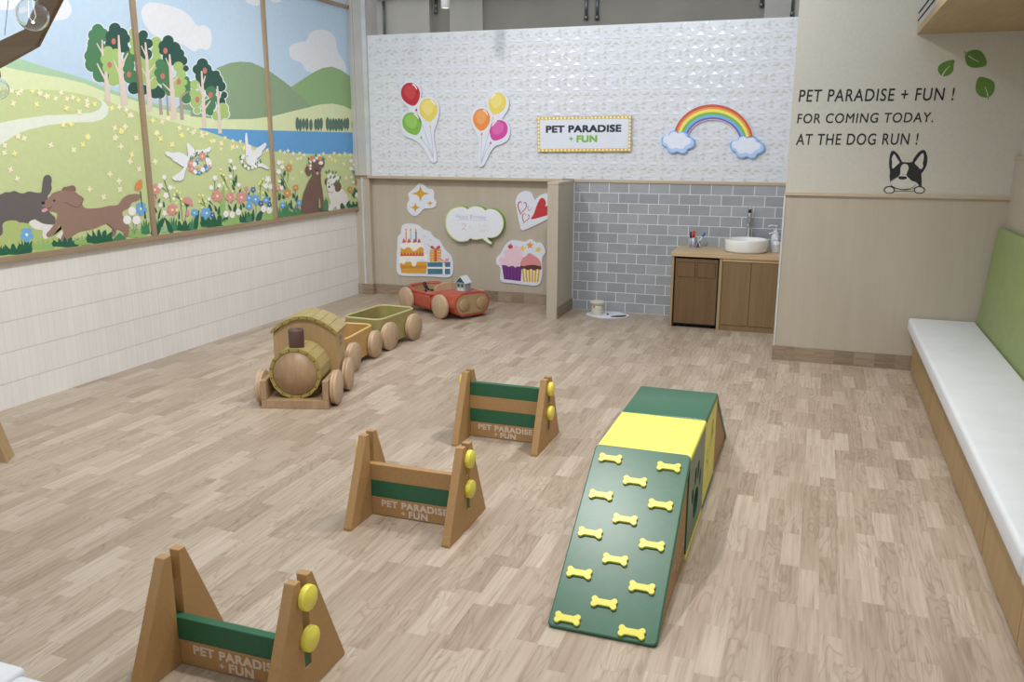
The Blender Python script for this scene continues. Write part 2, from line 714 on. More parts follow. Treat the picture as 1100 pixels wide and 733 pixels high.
M_seat = mat('white_leatherette', (214, 217, 221), 0.55, vary=0.015, vscale=6, bump=0.12, bscale=150)
M_benchw = wood('bench_oak', (150, 122, 82), (172, 144, 100), axis=2, rough=0.5, scale=4, stretch=0.06)
M_gfab = mat('green_leatherette', (138, 153, 98), 0.6, vary=0.03, vscale=8, bump=0.2, bscale=250)
M_soff = wood('soffit_oak', (168, 142, 104), (192, 166, 126), axis=1, rough=0.5, scale=1.5, stretch=0.15)
M_beam = wood('dark_beam_wood', (104, 84, 60), (124, 102, 76), axis=0, rough=0.5, scale=4)
M_ink = mat('black_vinyl_film', (30, 30, 33), 0.45, vary=0.03)
M_leafg = mat('green_vinyl_film', (92, 132, 50), 0.45, vary=0.05)


def paint(name, c):
    g = 0.3 * c[0] + 0.6 * c[1] + 0.1 * c[2]
    c = tuple(g + (x - g) * 0.9 for x in c)
    return mat('print_' + name, c, 0.55, vary=0.012, vscale=25)


# ------------------------------------------------------------------ room shell
XL, XR = -5.27, 1.42
YLP, YT, YUP, YCOL = 9.24, 9.12, 9.14, 7.52
TOP = 4.3
struct('floor', MB().box(-6.5, 2.6, 0.3, 11.4, -0.06, 0.0, M_floor))
struct('wall_left', MB().box(-5.42, XL, 0.3, 9.45, 0.0, TOP, M_rib))
# panel behind the birthday boards, tiled wash wall, patterned upper wall
struct('wall_back_panelled', MB().box(XL, -2.58, YLP, YLP + 0.1, 0, 1.41, M_panel))
struct('wall_back_tiled', MB().box(-2.56, -0.26, YT, YT + 0.2, 0, 1.41, M_tile))
mb = MB()
mb.box(-5.02, -0.26, YUP + 0.004, YUP + 0.12, 1.44, 3.02, M_wallw[0])
# embossed triangles, one motif repeated over the whole wall
motif = [([(.49, .63), (.70, .78), (.88, .63)], 1), ([(.23, .94), (.26, .79), (.44, .78)], 1), ([(1.0, .61), (1.19, .52), (1.21, .61)], 1),
         ([(.26, .13), (.44, .26), (.63, .14)], 1), ([(.67, .19), (.70, .26), (.88, .28)], 1), ([(.93, .01), (.91, .09), (1.09, .14)], 1),
         ([(.0, .42), (.40, .55), (.32, .42)], 3), ([(.5, .42), (.62, .51), (.85, .38)], 3), ([(.03, .71), (.30, .66), (.1, .60)], 2), ([(.62, .95), (.80, 1.0), (.86, .88)], 3),
         ([(.0, .05), (.12, .17), (.24, .03)], 3), ([(.45, .93), (.56, .85), (.60, .98)], 2), ([(.82, .50), (.97, .45), (.92, .56)], 2), ([(.03, .28), (.2, .35), (.18, .22)], 2),
         ([(.36, .31), (.46, .40), (.58, .31)], 3), ([(.68, .02), (.80, .11), (.88, .0)], 2), ([(.62, .80), (.74, .88), (.95, .76)], 2), ([(.0, .88), (.12, .97), (.2, .86)], 3)]
PW, PH = 0.2135, 0.2565
for ci in range(-1, 24):
    for cj in range(-1, 7):
        for tri, tn in motif:
            P = [(-5.02 + (ci + u) * PW, 1.44 + (cj + v) * PH) for u, v in tri]
            if min(p[0] for p in P) < -5.015 or max(p[0] for p in P) > -0.265 or min(p[1] for p in P) < 1.445 or max(p[1] for p in P) > 3.018:
                continue
            cx = sum(p[0] for p in P) / 3
            P.sort(key=lambda p: atan2(p[1] - sum(q[1] for q in P) / 3, p[0] - cx))
            zt, zb = max(p[1] for p in P), min(p[1] for p in P)
            k_ = 0.115 if tn == 1 else (0.03 if tn == 3 else -0.05)
            d = [YUP + 0.002 - 0.0008 - ((zt - p[1]) * k_ if k_ > 0 else (p[1] - zb) * -k_) for p in P]
            vs = [(p[0], YUP + 0.0042, p[1]) for p in P] + [(p[0], dd, p[1]) for p, dd in zip(P, d)]
            mb.add(vs, [[3, 4, 5], [0, 1, 4, 3], [1, 2, 5, 4], [2, 0, 3, 5]], M_wallw[tn])
struct('wall_back', mb)
struct('trim_1', MB().box(XL + 0.2, -2.66, YUP - 0.025, YLP + 0.02, 1.41, 1.442, M_rail, 0.004))
struct('trim_2', MB().box(-2.52, -0.26, YUP - 0.035, YUP + 0.02, 1.41, 1.442, M_rail, 0.004))
# left corner pilaster
struct('wall_corner_pilaster', MB().box(XL, -5.075, 9.17, 9.4, 0.125, 1.41, M_panel).box(XL, -5.02, 9.12, 9.4, 1.442, TOP, M_pil).box(XL, -5.06, 9.155, 9.4, 1.41, 1.442, M_rail))
struct('trim_3', MB().box(-5.18, -5.155, 9.155, 9.172, 0.13, 1.41, M_alu))
struct('trim_4', MB().box(-5.215, -5.185, 9.105, 9.122, 1.442, TOP, M_pil).box(-5.075, -5.02, 9.112, 9.122, 1.442, TOP, M_alu))
struct('baseboard_corner', MB().box(XL, -5.065, 9.15, 9.4, 0, 0.125, M_skirt))
struct('baseboard_back', MB().box(-5.065, -2.64, YLP - 0.015, YLP + 0.01, 0, 0.125, M_skirt))
# wing wall between the party corner and the wash corner
struct('wall_wing', MB().box(-2.64, -2.525, 8.52, YT + 0.12, 0.0, 1.41, M_panel))
struct('trim_5', MB().box(-2.645, -2.52, 8.515, YT + 0.12, 1.41, 1.432, M_rail, 0.003))
struct('baseboard_wing', MB().box(-2.528, -2.515, 8.52, YT, 0, 0.125, M_skirt))
struct('trim_6', MB().box(-2.527, -2.513, YT - 0.012, YT + 0.01, 0, 1.41, M_alu))
# right-hand block wall with the lettering
struct('wall_right_block', MB().box(-0.262, 2.2, YCOL, 9.5, 0.0, 1.41, M_panel).box(-0.262, 2.2, YCOL + 0.003, 9.5, 1.44, TOP, M_cream))
struct('trim_7', MB().box(-0.266, 1.44, YCOL - 0.018, YCOL + 0.02, 1.41, 1.442, M_rail, 0.004))
struct('trim_8', MB().box(-0.27, -0.256, YCOL - 0.006, YCOL + 0.02, 0.125, 1.41, M_alu))
struct('baseboard_right_block', MB().box(-0.272, 0.83, YCOL - 0.012, YCOL + 0.01, 0, 0.125, M_skirt))
struct('wall_right', MB().box(XR, XR + 0.2, 0.3, YCOL, 0, TOP, M_cream))
struct('wall_right_panelling', MB().box(1.392, XR, 0.3, YCOL, 0, 1.715, M_panel))
struct('trim_9', MB().box(1.385, XR, 0.3, YCOL - 0.001, 1.715, 1.745, M_rail, 0.003))
# bulkhead above the bench
struct('trim_bulkhead', MB().box(0.613, XR, 1.0, YCOL, 2.647, 2.70, M_soff)
       .box(0.615, XR, 1.0, YCOL, 2.70, TOP, M_pil).box(0.606, 0.615, 1.0, YCOL, 2.745, 2.748, M_dark).box(0.606, 0.615, 1.0, YCOL, 2.80, 2.803, M_dark))
# deeper wall behind the top edge
struct('wall_far', MB().box(-7, 1.5, 10.6, 10.75, 0, 5.2, M_back).box(-5.72, -4.86, 10.5, 10.6, 0, 5.2, M_back2)
       .box(-4.6, -4.15, 10.55, 10.6, 0, 5.2, M_back2).box(-0.72, -0.35, 10.3, 10.6, 0, 5.2, M_back2).box(-7, -0.72, 10.45, 10.6, 3.62, 5.2, mat('grey_beam_paint', (110, 104, 94), 0.7, vary=0.02)))


def pipe(x, z, face, r, label):
    y = face - r * 1.5 - 0.001
    mb = MB().tube([(x, y, z), (x, y, 3.6)], r, M_steel)
    mb.lathe([(0, z - 0.02), (r * 1.4, z - 0.02), (r * 1.4, z + 0.02), (r, z + 0.03)], M_steel, 12, Matrix.Translation((x, y, 0)))
    tag(mb.build('conduit_pipe'), label, 'pipe')


pipe(-5.50, 3.0, 10.5, 0.016, 'leftmost galvanised conduit pipe, at the left end above the patterned wall')
pipe(-4.80, 3.45, 10.6, 0.016, 'galvanised conduit pipe just left of the hanging white spotlight')
pipe(-2.815, 3.29, 10.6, 0.02, 'left one of the close pair of conduit pipes above the wall middle')
pipe(-2.68, 3.285, 10.6, 0.02, 'right one of the close pair of conduit pipes above the wall middle')
pipe(-0.775, 3.34, 10.6, 0.018, 'dark conduit pipe at the white column above the rainbow')
pipe(-0.425, 3.19, 10.3, 0.016, 'rightmost conduit pipe, beside the cream wall corner')

# hanging cylinder spotlight
t = thing('ceiling_spotlight', 'white cylindrical spotlight hanging above the patterned wall', 'spotlight', (-3.53, 8.0, 3.09))
M_lens = bpy.data.materials.new('spotlight_lens')
M_lens.use_nodes = True
bb = M_lens.node_tree.nodes['Principled BSDF']
bb.inputs['Emission Color'].default_value = (1, 0.96, 0.9, 1)
bb.inputs['Emission Strength'].default_value = 2.5
MB().lathe([(0.038, 0.0), (0.044, 0.0), (0.044, 0.22), (0.04, 0.225), (0, 0.225)], mat('white_lamp_housing', (215, 216, 222), 0.35, vary=0.01), 24).build('housing', t)
MB().lathe([(0, 0.006), (0.038, 0.006)], M_lens, 24).build('lens', t)
MB().tube([(0, 0, 0.22), (0, 0, 1.2)], 0.008, M_white).build('stem', t)

# ------------------------------------------------------------------ mural on the left wall
K1, K2, K3, K4 = crop(0, 0, 4.885), crop(180, 0, 4.441), crop(0, 140, 4.885), crop(150, 130, 4.312)
KT, KF, KG, KH, KB = crop(80, 10, 5.428), crop(150, 190, 10.475), crop(220, 170, 9.1625), crop(290, 160, 9.167), crop(170, 140, 8.462)
A = Art('x', -5.249)
c_sky = paint('sky', (186, 212, 236))
c_cloud = paint('cloud', (224, 228, 236))
c_ridge = paint('ridge', (168, 206, 170))
c_field = paint('far_field', (218, 230, 178))
c_hillA = paint('hill', (136, 164, 128))
c_hillB = paint('far_hill', (140, 178, 120))
c_lake = paint('lake', (92, 164, 226))
c_grass = paint('meadow', (200, 214, 152))
c_path = paint('path', (228, 238, 222))
c_TD, c_TM, c_TL = paint('dark_tree', (42, 84, 74)), paint('mid_tree', (72, 130, 86)), paint('light_tree', (164, 196, 112))
c_trunk, c_trunk2 = paint('trunk', (224, 206, 194)), paint('shaded_trunk', (180, 158, 148))
c_apple = paint('apple', (206, 116, 106))
c_halo = paint('halo', (222, 232, 242))
c_yf, c_cf = paint('yellow_flower', (250, 243, 150)), paint('cream_flower', (250, 240, 204))
c_wh, c_pk, c_or, c_bl, c_db = paint('white_petal', (246, 246, 248)), paint('pink_petal', (224, 152, 148)), paint('orange_petal', (226, 146, 84)), paint('blue_petal', (110, 178, 238)), paint('deep_blue_petal', (66, 112, 172))
c_lf, c_lf2, c_lf3 = paint('dark_leaf', (34, 104, 74)), paint('mid_leaf', (66, 142, 92)), paint('pale_leaf', (150, 194, 110))
c_gd, c_bd, c_be, c_bs = paint('grey_dog', (106, 100, 100)), paint('brown_dog', (156, 124, 110)), paint('brown_dog_shade', (140, 108, 95)), paint('outline_brown', (96, 66, 56))
c_b2, c_wd, c_nose, c_tng = paint('chocolate_dog', (122, 92, 82)), paint('white_dog', (232, 230, 228)), paint('nose_black', (40, 34, 36)), paint('tongue', (236, 160, 168))

A.w([(3.9, 1.0), (9.3, 1.0), (9.3, 3.4), (3.9, 3.4)], c_sky)
S = smooth_poly
A.p(KT(S([(390, 40), (400, -10), (440, -40), (520, -30), (590, -10), (650, 20), (690, 60), (715, 95), (765, 95), (797, 135), (798, 200), (775, 237), (730, 228), (700, 246), (660, 225), (630, 205), (560, 190), (490, 165), (430, 120)])), c_cloud)
A.p(K1(S([(250, 100), (250, 20), (290, -40), (345, -10), (375, 45), (358, 92), (300, 108)])), c_cloud)
A.p(K1(S([(-120, 30), (-60, -60), (60, -60), (108, -10), (100, 30), (50, 52), (-20, 50)])), c_cloud)
A.p(K2(S([(580, 245), (590, 215), (630, 200), (660, 195), (680, 158), (725, 140), (775, 152), (802, 190), (812, 245), (845, 300), (852, 345), (800, 345), (740, 352), (700, 350), (660, 335), (638, 300), (595, 282)])), c_cloud)
A.p(K2(S([(370, 0), (380, -60), (440, -70), (440, 20), (400, 22)])), c_cloud)
A.p(K2(S([(480, -30), (540, -30), (540, 5), (515, 12), (495, 5)])), c_cloud)
A.p(K2([(-40, 620)] + [(100, 450), (160, 390), (200, 350), (240, 322), (300, 300), (350, 294), (400, 298), (450, 320), (500, 348), (560, 392), (620, 440), (690, 512), (690, 620)]), c_hillA)
A.p(K2([(585, 418), (650, 375), (700, 343), (740, 324), (785, 318), (830, 335), (870, 365), (920, 410), (960, 450), (960, 620), (690, 620), (690, 512), (640, 462)]), c_hillB)
A.p(K1([(-400, 190), (-200, 225), (0, 272), (90, 303), (200, 340), (300, 370), (450, 415), (560, 462), (700, 512), (800, 540), (900, 560), (1000, 580), (1000, 900), (-400, 900)]), c_ridge)
A.p(K1([(-400, 230), (-200, 295), (0, 345), (100, 368), (200, 388), (330, 410), (450, 440), (550, 482), (700, 525), (800, 562), (900, 585), (1000, 605), (1000, 900), (-400, 900)]), c_field)
A.p(K2([(-60, 520), (0, 540), (90, 553), (180, 562), (270, 570), (400, 568), (500, 555), (600, 530), (690, 508), (730, 498), (785, 494), (840, 505), (880, 525), (960, 565), (960, 740), (-60, 740)]), c_field)
A.p(K2([(150, 612), (400, 620), (700, 628), (960, 634), (960, 800), (150, 800)]), c_lake)
A.p(K1([(-400, 560), (-200, 510), (0, 478), (150, 468), (300, 474), (400, 488), (470, 505), (540, 525), (600, 545), (700, 580), (800, 612), (870, 630), (960, 655), (1090, 690), (1200, 730), (1320, 765), (1420, 800)]) +
    K4([(470, 95), (500, 113), (600, 138), (700, 149), (830, 154), (1060, 150), (1060, 560), (0, 800)]) + K1([(-400, 1600)]), c_grass)
A.p(K1([(-400, 720), (-200, 670), (0, 645), (100, 625), (250, 605), (400, 600), (480, 592), (520, 575), (537, 550), (530, 530), (505, 515), (530, 522), (555, 540), (570, 565), (565, 600), (540, 625), (490, 640), (400, 642), (260, 655), (150, 680), (90, 702), (40, 735), (-20, 775), (-60, 830), (-400, 900)]), c_path)

crowns = [
    (c_TM, [(135, 120, 35), (110, 150, 32), (160, 150, 40), (120, 200, 45), (92, 272, 36), (105, 320, 45), (150, 380, 45), (130, 240, 60), (170, 300, 60), (190, 405, 30)]),
    (c_TD, [(235, 115, 36), (220, 160, 40), (270, 150, 42), (298, 172, 28), (212, 198, 34), (270, 210, 42), (300, 235, 22), (240, 230, 30)]),
    (c_TM, [(320, 280, 38), (310, 330, 40), (325, 390, 42), (350, 430, 22)]),
    (c_TL, [(195, 245, 30), (240, 265, 35), (182, 290, 32), (200, 340, 38), (235, 330, 50), (240, 398, 42), (225, 418, 30)]),
    (c_TD, [(345, 460, 35), (400, 470, 30), (470, 480, 40), (500, 490, 30)]),
    (c_TL, [(345, 135, 28), (350, 190, 30), (345, 240, 24), (475, 190, 30), (475, 240, 28), (480, 280, 26)]),
    (c_TL, [(390, 300, 38), (420, 330, 45), (404, 390, 45), (450, 428, 38), (470, 360, 36), (470, 300, 25)]),
    (c_TD, [(400, 150, 28), (380, 190, 26), (428, 200, 28), (398, 242, 32), (420, 262, 32), (400, 200, 34)]),
    (c_TD, [(545, 185, 33), (520, 215, 32), (580, 230, 40), (560, 280, 48), (610, 260, 30), (630, 300, 28), (648, 345, 18), (605, 310, 32), (512, 245, 20)]),
    (c_TM, [(650, 410, 20), (665, 440, 22), (650, 480, 30), (652, 522, 28), (640, 460, 30)]),
    (c_TL, [(605, 335, 30), (620, 380, 30), (600, 430, 40), (620, 468, 28), (600, 490, 25), (640, 425, 18)]),
    (c_TM, [(500, 320, 30), (490, 370, 27), (518, 400, 42), (530, 350, 38), (540, 448, 34), (552, 482, 22)]),
    (c_TD, [(745, 320, 34), (715, 350, 28), (770, 350, 30), (745, 390, 42), (790, 390, 36), (820, 420, 45), (825, 378, 22), (852, 450, 30), (870, 500, 20), (852, 540, 27), (770, 430, 42)]),
    (c_TL, [(700, 440, 28), (692, 490, 24), (708, 540, 34), (715, 590, 20), (730, 500, 28)]),
    (c_TM, [(795, 480, 32), (808, 520, 24), (788, 560, 36), (790, 600, 20), (762, 590, 24)]),
    (c_TL, [(862, 580, 34), (878, 612, 24), (830, 620, 28), (850, 625, 22)]),
]
for cm, cs in crowns:
    for x, y, r in cs:
        A.p(KT(circ(x, y, r + 6, n=14)), c_halo)
for b0, w, pts in ((392, 16, [(392, 580), (385, 440)]), (505, 20, [(505, 615), (496, 470)]), (545, 14, [(545, 620), (538, 490)]), (627, 22, [(627, 645), (620, 500), (622, 480)])):
    A.p(KT(stroke(pts, w, w * .7)), c_trunk2)
for cm, cs in crowns:
    for x, y, r in cs:
        A.p(KT(circ(x, y, r, r * 1.03, n=14)), cm)
A.p(KT(stroke([(620, 510), (662, 478)], 9, 6)), c_trunk2)
trunks = [([(195, 540), (185, 420), (182, 365)], 34, 14), ([(185, 420), (150, 355), (130, 315)], 14, 7), ([(163, 270), (160, 178)], 12, 8), ([(162, 255), (128, 198)], 10, 6),
          ([(293, 560), (272, 400), (262, 280), (256, 150)], 40, 9), ([(266, 390), (245, 340), (228, 296)], 14, 6), ([(278, 335), (290, 295), (310, 256)], 14, 7),
          ([(440, 595), (428, 420), (420, 280), (412, 192)], 30, 9), ([(425, 400), (382, 330)], 11, 6), ([(430, 372), (470, 320)], 13, 6), ([(436, 425), (462, 393)], 10, 6), ([(415, 268), (388, 212)], 9, 6),
          ([(580, 640), (568, 470), (558, 340), (553, 262)], 34, 9), ([(562, 480), (512, 432)], 10, 6), ([(572, 422), (602, 394)], 10, 6), ([(556, 340), (530, 284)], 9, 6),
          ([(757, 695), (750, 520), (740, 360)], 26, 9), ([(747, 500), (715, 433)], 10, 6), ([(758, 580), (792, 533)], 12, 6), ([(746, 440), (762, 388)], 10, 6),
          ([(848, 725), (840, 590), (832, 448)], 22, 8), ([(838, 530), (857, 482)], 9, 5), ([(842, 620), (826, 588)], 8, 5)]
for pts, w0, w1 in trunks:
    A.p(KT(stroke(pts, w0, w1)), c_trunk)
for x, y in ((227, 187), (204, 324), (316, 380), (529, 242), (513, 390), (607, 423), (759, 358), (792, 500), (715, 527)):
    A.p(KT(circ(x, y, 13, 18, 12)), c_apple)
c_dt = paint('distant_trees', (88, 120, 104))
for x in (618, 632, 648, 664, 683, 706, 718, 732, 762, 776, 790, 803, 817, 830, 846, 858, 886, 898):
    h = 26 + (x * 7) % 9
    A.p(K2(circ(x, 590 + (x % 3) * 3, 8.5, h, 10)), c_dt)
    A.p(K2(stroke([(x, 626), (x, 600)], 2.5)), c_dt)


def blossom(x, y, r, m, K=lambda q: q, n=4, a0=None, sq=0.85):
    a0 = random.uniform(0, 1.5) if a0 is None else a0
    pts = []
    for i in range(n * 4):
        a = a0 + 2 * pi * i / (n * 4)
        rr = r * (1.0 if i % 4 in (0, 1) else 0.62) if i % 4 != 3 else r * 0.5
        pts.append((x + rr * cos(a) * sq, y + rr * sin(a)))
    A.p(K(pts), m)


rnd = random.Random(21)
edge = K1([(60, 470), (110, 470), (170, 470), (210, 482), (250, 498), (290, 510), (320, 480), (350, 512), (380, 505), (410, 518), (455, 522), (495, 540), (585, 560), (625, 555), (660, 570), (690, 600), (750, 600), (800, 625), (850, 632), (880, 615), (940, 665), (1010, 690), (1060, 705), (1110, 735), (1160, 745), (1220, 765), (1280, 770), (1330, 790)])
for x, y in edge:
    blossom(x, y + 1.5, 3.2, rnd.choice((c_cf, c_cf, c_yf)))
for x, y in K4([(395, 78), (430, 92), (465, 95), (450, 120), (375, 130), (345, 92), (425, 130), (590, 135), (650, 140), (670, 146), (686, 138), (710, 150), (740, 150), (760, 158), (830, 160), (850, 152), (880, 165), (900, 150), (925, 158), (950, 152), (975, 158), (1000, 150),
                (150, 108), (95, 82), (80, 55), (70, 188), (195, 68), (222, 38), (255, 45), (285, 52), (310, 60), (730, 176), (750, 238), (708, 270), (660, 190), (905, 185), (955, 265), (945, 200), (700, 190), (745, 172), (890, 178)]):
    blossom(x, y, 2.3, rnd.choice((c_cf, c_cf, c_yf)))
for x, y in K3([(90, 30), (125, 42), (22, 80), (22, 118), (75, 122), (53, 207), (88, 255), (265, 78), (385, 103), (433, 74), (458, 35), (575, 230), (623, 266), (628, 312), (468, 310), (542, 352), (602, 42), (632, 86), (635, 5), (690, 128), (680, 163), (728, 205), (713, 40), (812, 165), (900, 75), (840, 45), (823, 15), (952, 28)]) + \
        K1([(68, 543), (190, 548), (346, 568), (415, 588), (330, 655), (372, 652), (92, 715), (455, 552), (460, 718), (600, 672), (635, 687), (655, 665), (605, 722), (678, 605), (757, 625), (820, 700), (30, 485), (92, 490), (205, 488), (240, 505)]):
    blossom(x, y, 3.6, rnd.choice((c_cf, c_cf, c_yf)))

# running dogs, first panel
A.p(K3([(60, 470), (160, 470), (330, 500), (330, 700), (-40, 760), (-40, 470)]), paint('meadow_shade', (180, 200, 120)))
A.p(K3(S([(330, 300), (345, 297)] + [(385, 290), (396, 318), (360, 322), (320, 325)])), c_be)
A.p(crop(0, 180, 7.333)(S([(-60, 240), (-20, 205), (0, 212), (40, 195), (75, 195), (110, 184), (145, 198), (180, 205), (210, 192), (240, 190), (270, 196), (320, 198), (328, 160), (335, 110), (345, 72), (370, 58), (395, 68), (405, 100), (400, 135), (405, 165), (388, 205), (372, 235), (385, 340), (405, 370), (432, 395), (430, 440), (395, 450), (330, 440), (290, 412), (262, 408), (230, 440), (180, 435), (150, 432), (120, 418), (70, 418), (30, 432), (15, 460), (20, 500), (5, 535), (-60, 530)], 3)), c_gd)
A.p(crop(0, 180, 7.333)(S([(225, 430), (270, 410), (300, 428), (350, 446), (410, 455), (400, 485), (370, 520), (378, 552), (345, 562), (332, 530), (330, 495), (285, 487), (245, 465)], 3)), c_wd)
A.p(crop(0, 180, 7.333)([(440, 540), (485, 495), (492, 530), (470, 590)]), c_wd)
A.p(K3(S([(216, 385), (232, 374), (262, 345), (275, 330), (310, 318), (350, 318), (395, 325), (425, 360), (432, 395), (455, 410), (520, 408), (570, 396), (615, 392), (640, 360), (670, 340), (715, 334), (736, 345), (722, 368), (690, 380), (675, 408), (640, 428), (648, 460), (672, 500), (678, 545), (665, 560), (648, 558), (645, 535), (612, 522), (605, 550), (585, 562), (574, 545), (588, 520), (562, 490), (530, 500), (480, 520), (425, 530), (395, 545), (360, 570), (335, 598), (312, 588), (322, 555), (330, 535), (314, 498), (300, 520), (280, 550), (250, 562), (240, 545), (262, 520), (290, 480), (300, 445), (292, 430), (262, 424), (235, 420), (238, 405), (222, 400)], 3)), c_bd)
A.p(K3(S([(335, 378), (340, 345), (365, 338), (405, 338), (436, 358), (425, 385), (405, 405), (380, 398), (355, 382)], 3)), c_bd)
A.p(K3(stroke([(333, 378), (355, 384), (380, 400), (405, 406), (426, 386), (437, 360), (410, 340)], 3)), c_bs)
A.p(K3(stroke([(278, 552), (318, 500), (322, 520)], 3)), c_bs)
A.p(K3(stroke([(245, 410), (258, 410), (270, 400)], 4)), c_bs)
A.p(K3(stroke([(558, 490), (590, 515), (606, 540)], 3)), c_bs)
A.p(K3(circ(282, 369, 6)), c_nose)
A.p(K3(circ(224, 382, 10, 8)), c_nose)
A.p(K3(S([(216, 420), (228, 410), (246, 412), (240, 426), (222, 430)])), c_tng)


def leaf(K, x, y, w, h, lean, m):
    A.p(K(S([(x - w / 2, y), (x - w / 2 + lean * .4, y - h * .55), (x + lean, y - h), (x + w / 2 + lean * .4, y - h * .5), (x + w / 2, y)], 3)), m)


def grass_tuft(K, x, y, w, h, m, n=5):
    pts = [(x - w / 2, y)]
    for i in range(n):
        a = (i + .5) / n
        pts += [(x - w / 2 + w * (a - .4 / n), y - h * (.5 + .35 * sin(pi * a))), (x - w / 2 + w * a + (a - .5) * w * .35, y - h * (.75 + .25 * sin(pi * a))), (x - w / 2 + w * (a + .45 / n), y - h * .45)]
    pts.append((x + w / 2, y))
    A.p(K(S(pts, 2)), m)


def daisy(K, x, y, r, m, n=6, ctr=c_yf, sq=0.9):
    r *= 1.14
    pts = []
    for i in range(n * 4):
        a = 2 * pi * i / (n * 4) + .3
        rr = (1, .97, .68, .93)[i % 4] * r
        pts.append((x + rr * cos(a) * sq, y + rr * sin(a)))
    A.p(K(pts), m)
    A.p(K(circ(x, y, r * .2, n=8)), ctr)


def stem(K, pts, w=5, m=None):
    A.p(K(stroke(pts, w, w * .6)), m or c_lf)


K3b = K3
for x, y, w, h, m in ((70, 650, 170, 55, c_lf), (5, 655, 60, 50, c_lf), (130, 640, 70, 75, c_lf), (225, 625, 110, 55, c_lf3), (340, 610, 130, 50, c_lf), (430, 598, 80, 45, c_lf3), (520, 590, 130, 70, c_lf), (720, 560, 90, 50, c_lf3)):
    grass_tuft(K3, x, y, w, h, m)
A.p(K3([(585, 580), (625, 535), (662, 570)]), c_lf2)
daisy(K3, 138, 548, 36, c_bl, 5, c_wh)
stem(K3, [(138, 590), (125, 640)], 6)
daisy(K3, 738, 412, 32, c_bl, 5, c_wh)
for x, y in ((690, 425), (665, 470), (714, 472)):
    A.p(K3(circ(x, y, 22, 24, 10)), c_wh)
    stem(K3, [(x, y + 22), (705, 545)], 3, c_lf2)
A.p(K3(S([(705, 310), (712, 278), (740, 258), (745, 300), (725, 318)])), c_or)
stem(K3, [(735, 320), (745, 420)], 6)

# flower border, second panel (two close-up survey windows)
for x, y, w, h, m in ((60, 640, 90, 160, c_lf2), (200, 600, 60, 120, c_lf2), (480, 600, 230, 110, c_lf), (600, 590, 90, 130, c_lf2), (690, 570, 80, 90, c_lf3), (790, 565, 120, 90, c_lf), (150, 645, 60, 40, c_lf), (370, 600, 90, 150, c_lf2)):
    grass_tuft(KF, x, y, w, h, m, 4)
for x, y, w, h, ln in ((190, 645, 50, 190, 70), (350, 620, 50, 160, -70), (625, 580, 40, 210, 40), (250, 560, 20, 110, 30), (150, 480, 18, 110, -30), (185, 400, 16, 80, -30), (210, 470, 18, 120, 30), (700, 480, 30, 40, 0), (270, 340, 16, 70, -5), (400, 420, 18, 60, -20), (440, 470, 16, 90, 0), (210, 290, 20, 50, 15), (60, 470, 18, 90, -10), (780, 380, 16, 70, -10)):
    leaf(KF, x, y, w, h, ln, c_lf)
A.p(KF([(235, 630), (265, 520), (320, 622)]), paint('bud_leaf', (150, 200, 150)))
for pts in ([(275, 40), (300, 120), (330, 200), (350, 290)], [(245, 120), (310, 170)], [(410, 190), (455, 260), (470, 400), (480, 500)], [(385, 210), (450, 250)], [(700, 240), (735, 340)], [(665, 285), (720, 320)], [(530, 320), (520, 400), (505, 500)], [(165, 200), (190, 250)], [(775, 260), (820, 310)]):
    stem(KF, pts, 7)
daisy(KF, 168, 145, 62, c_pk, 7)
daisy(KF, 140, 275, 46, c_pk, 6)
daisy(KF, 362, 372, 62, c_pk, 7)
A.p(KF(S([(480, 270), (500, 235), (545, 230), (580, 255), (596, 325), (550, 315), (500, 292)])), c_pk)
A.p(KF([(500, 295), (556, 316), (535, 340), (520, 340)]), c_lf)
A.p(KF(S([(515, 430), (520, 385), (548, 385), (552, 435), (530, 446)])), c_pk)
for x, y, r in ((272, 5, 26), (228, 103, 30), (340, 122, 28), (290, 210, 34), (228, 318, 26), (275, 408, 28), (380, 250, 18), (800, 122, 26), (775, 250, 18)):
    daisy(KF, x, y, r, c_wh, 5, c_wh)
for x, y in ((380, 125), (416, 160), (448, 180), (386, 206), (462, 248), (408, 295), (482, 310), (412, 372), (660, 207), (704, 210), (740, 280), (665, 282), (700, 348)):
    A.p(KF(circ(x, y, 13, 16, 8)), c_yf)
daisy(KF, 613, 405, 42, c_bl, 5, c_wh)
daisy(KF, 740, 410, 62, c_bl, 5, c_wh)
daisy(KF, 812, 430, 30, c_db, 5, c_wh)
A.p(KF(S([(105, 360), (125, 350), (128, 420), (108, 435)])), c_bl)

for x, y, w, h, m in ((90, 675, 260, 130, c_lf), (200, 660, 70, 60, c_lf3), (270, 655, 90, 110, c_lf3), (330, 640, 60, 100, c_lf3), (400, 630, 120, 110, c_lf), (600, 605, 140, 100, c_lf3), (440, 620, 70, 80, c_lf2)):
    grass_tuft(KG, x, y, w, h, m, 5)
leaf(KG, 170, 560, 45, 290, 12, c_lf3)
for x, y, w, h, ln in ((520, 610, 50, 110, 50), (470, 610, 26, 110, 6), (250, 510, 20, 60, -25), (290, 520, 26, 80, 15), (350, 510, 20, 60, 0), (380, 480, 20, 50, -10), (110, 520, 20, 60, -20), (130, 550, 20, 80, 12), (60, 520, 20, 70, -20), (290, 270, 20, 60, -20), (300, 240, 22, 80, 8), (250, 130, 18, 50, -18), (285, 310, 18, 50, -25), (340, 330, 16, 30, 10), (610, 380, 20, 60, -25), (630, 420, 16, 40, 10), (415, 380, 18, 50, 25)):
    leaf(KG, x, y, w, h, ln, c_lf)
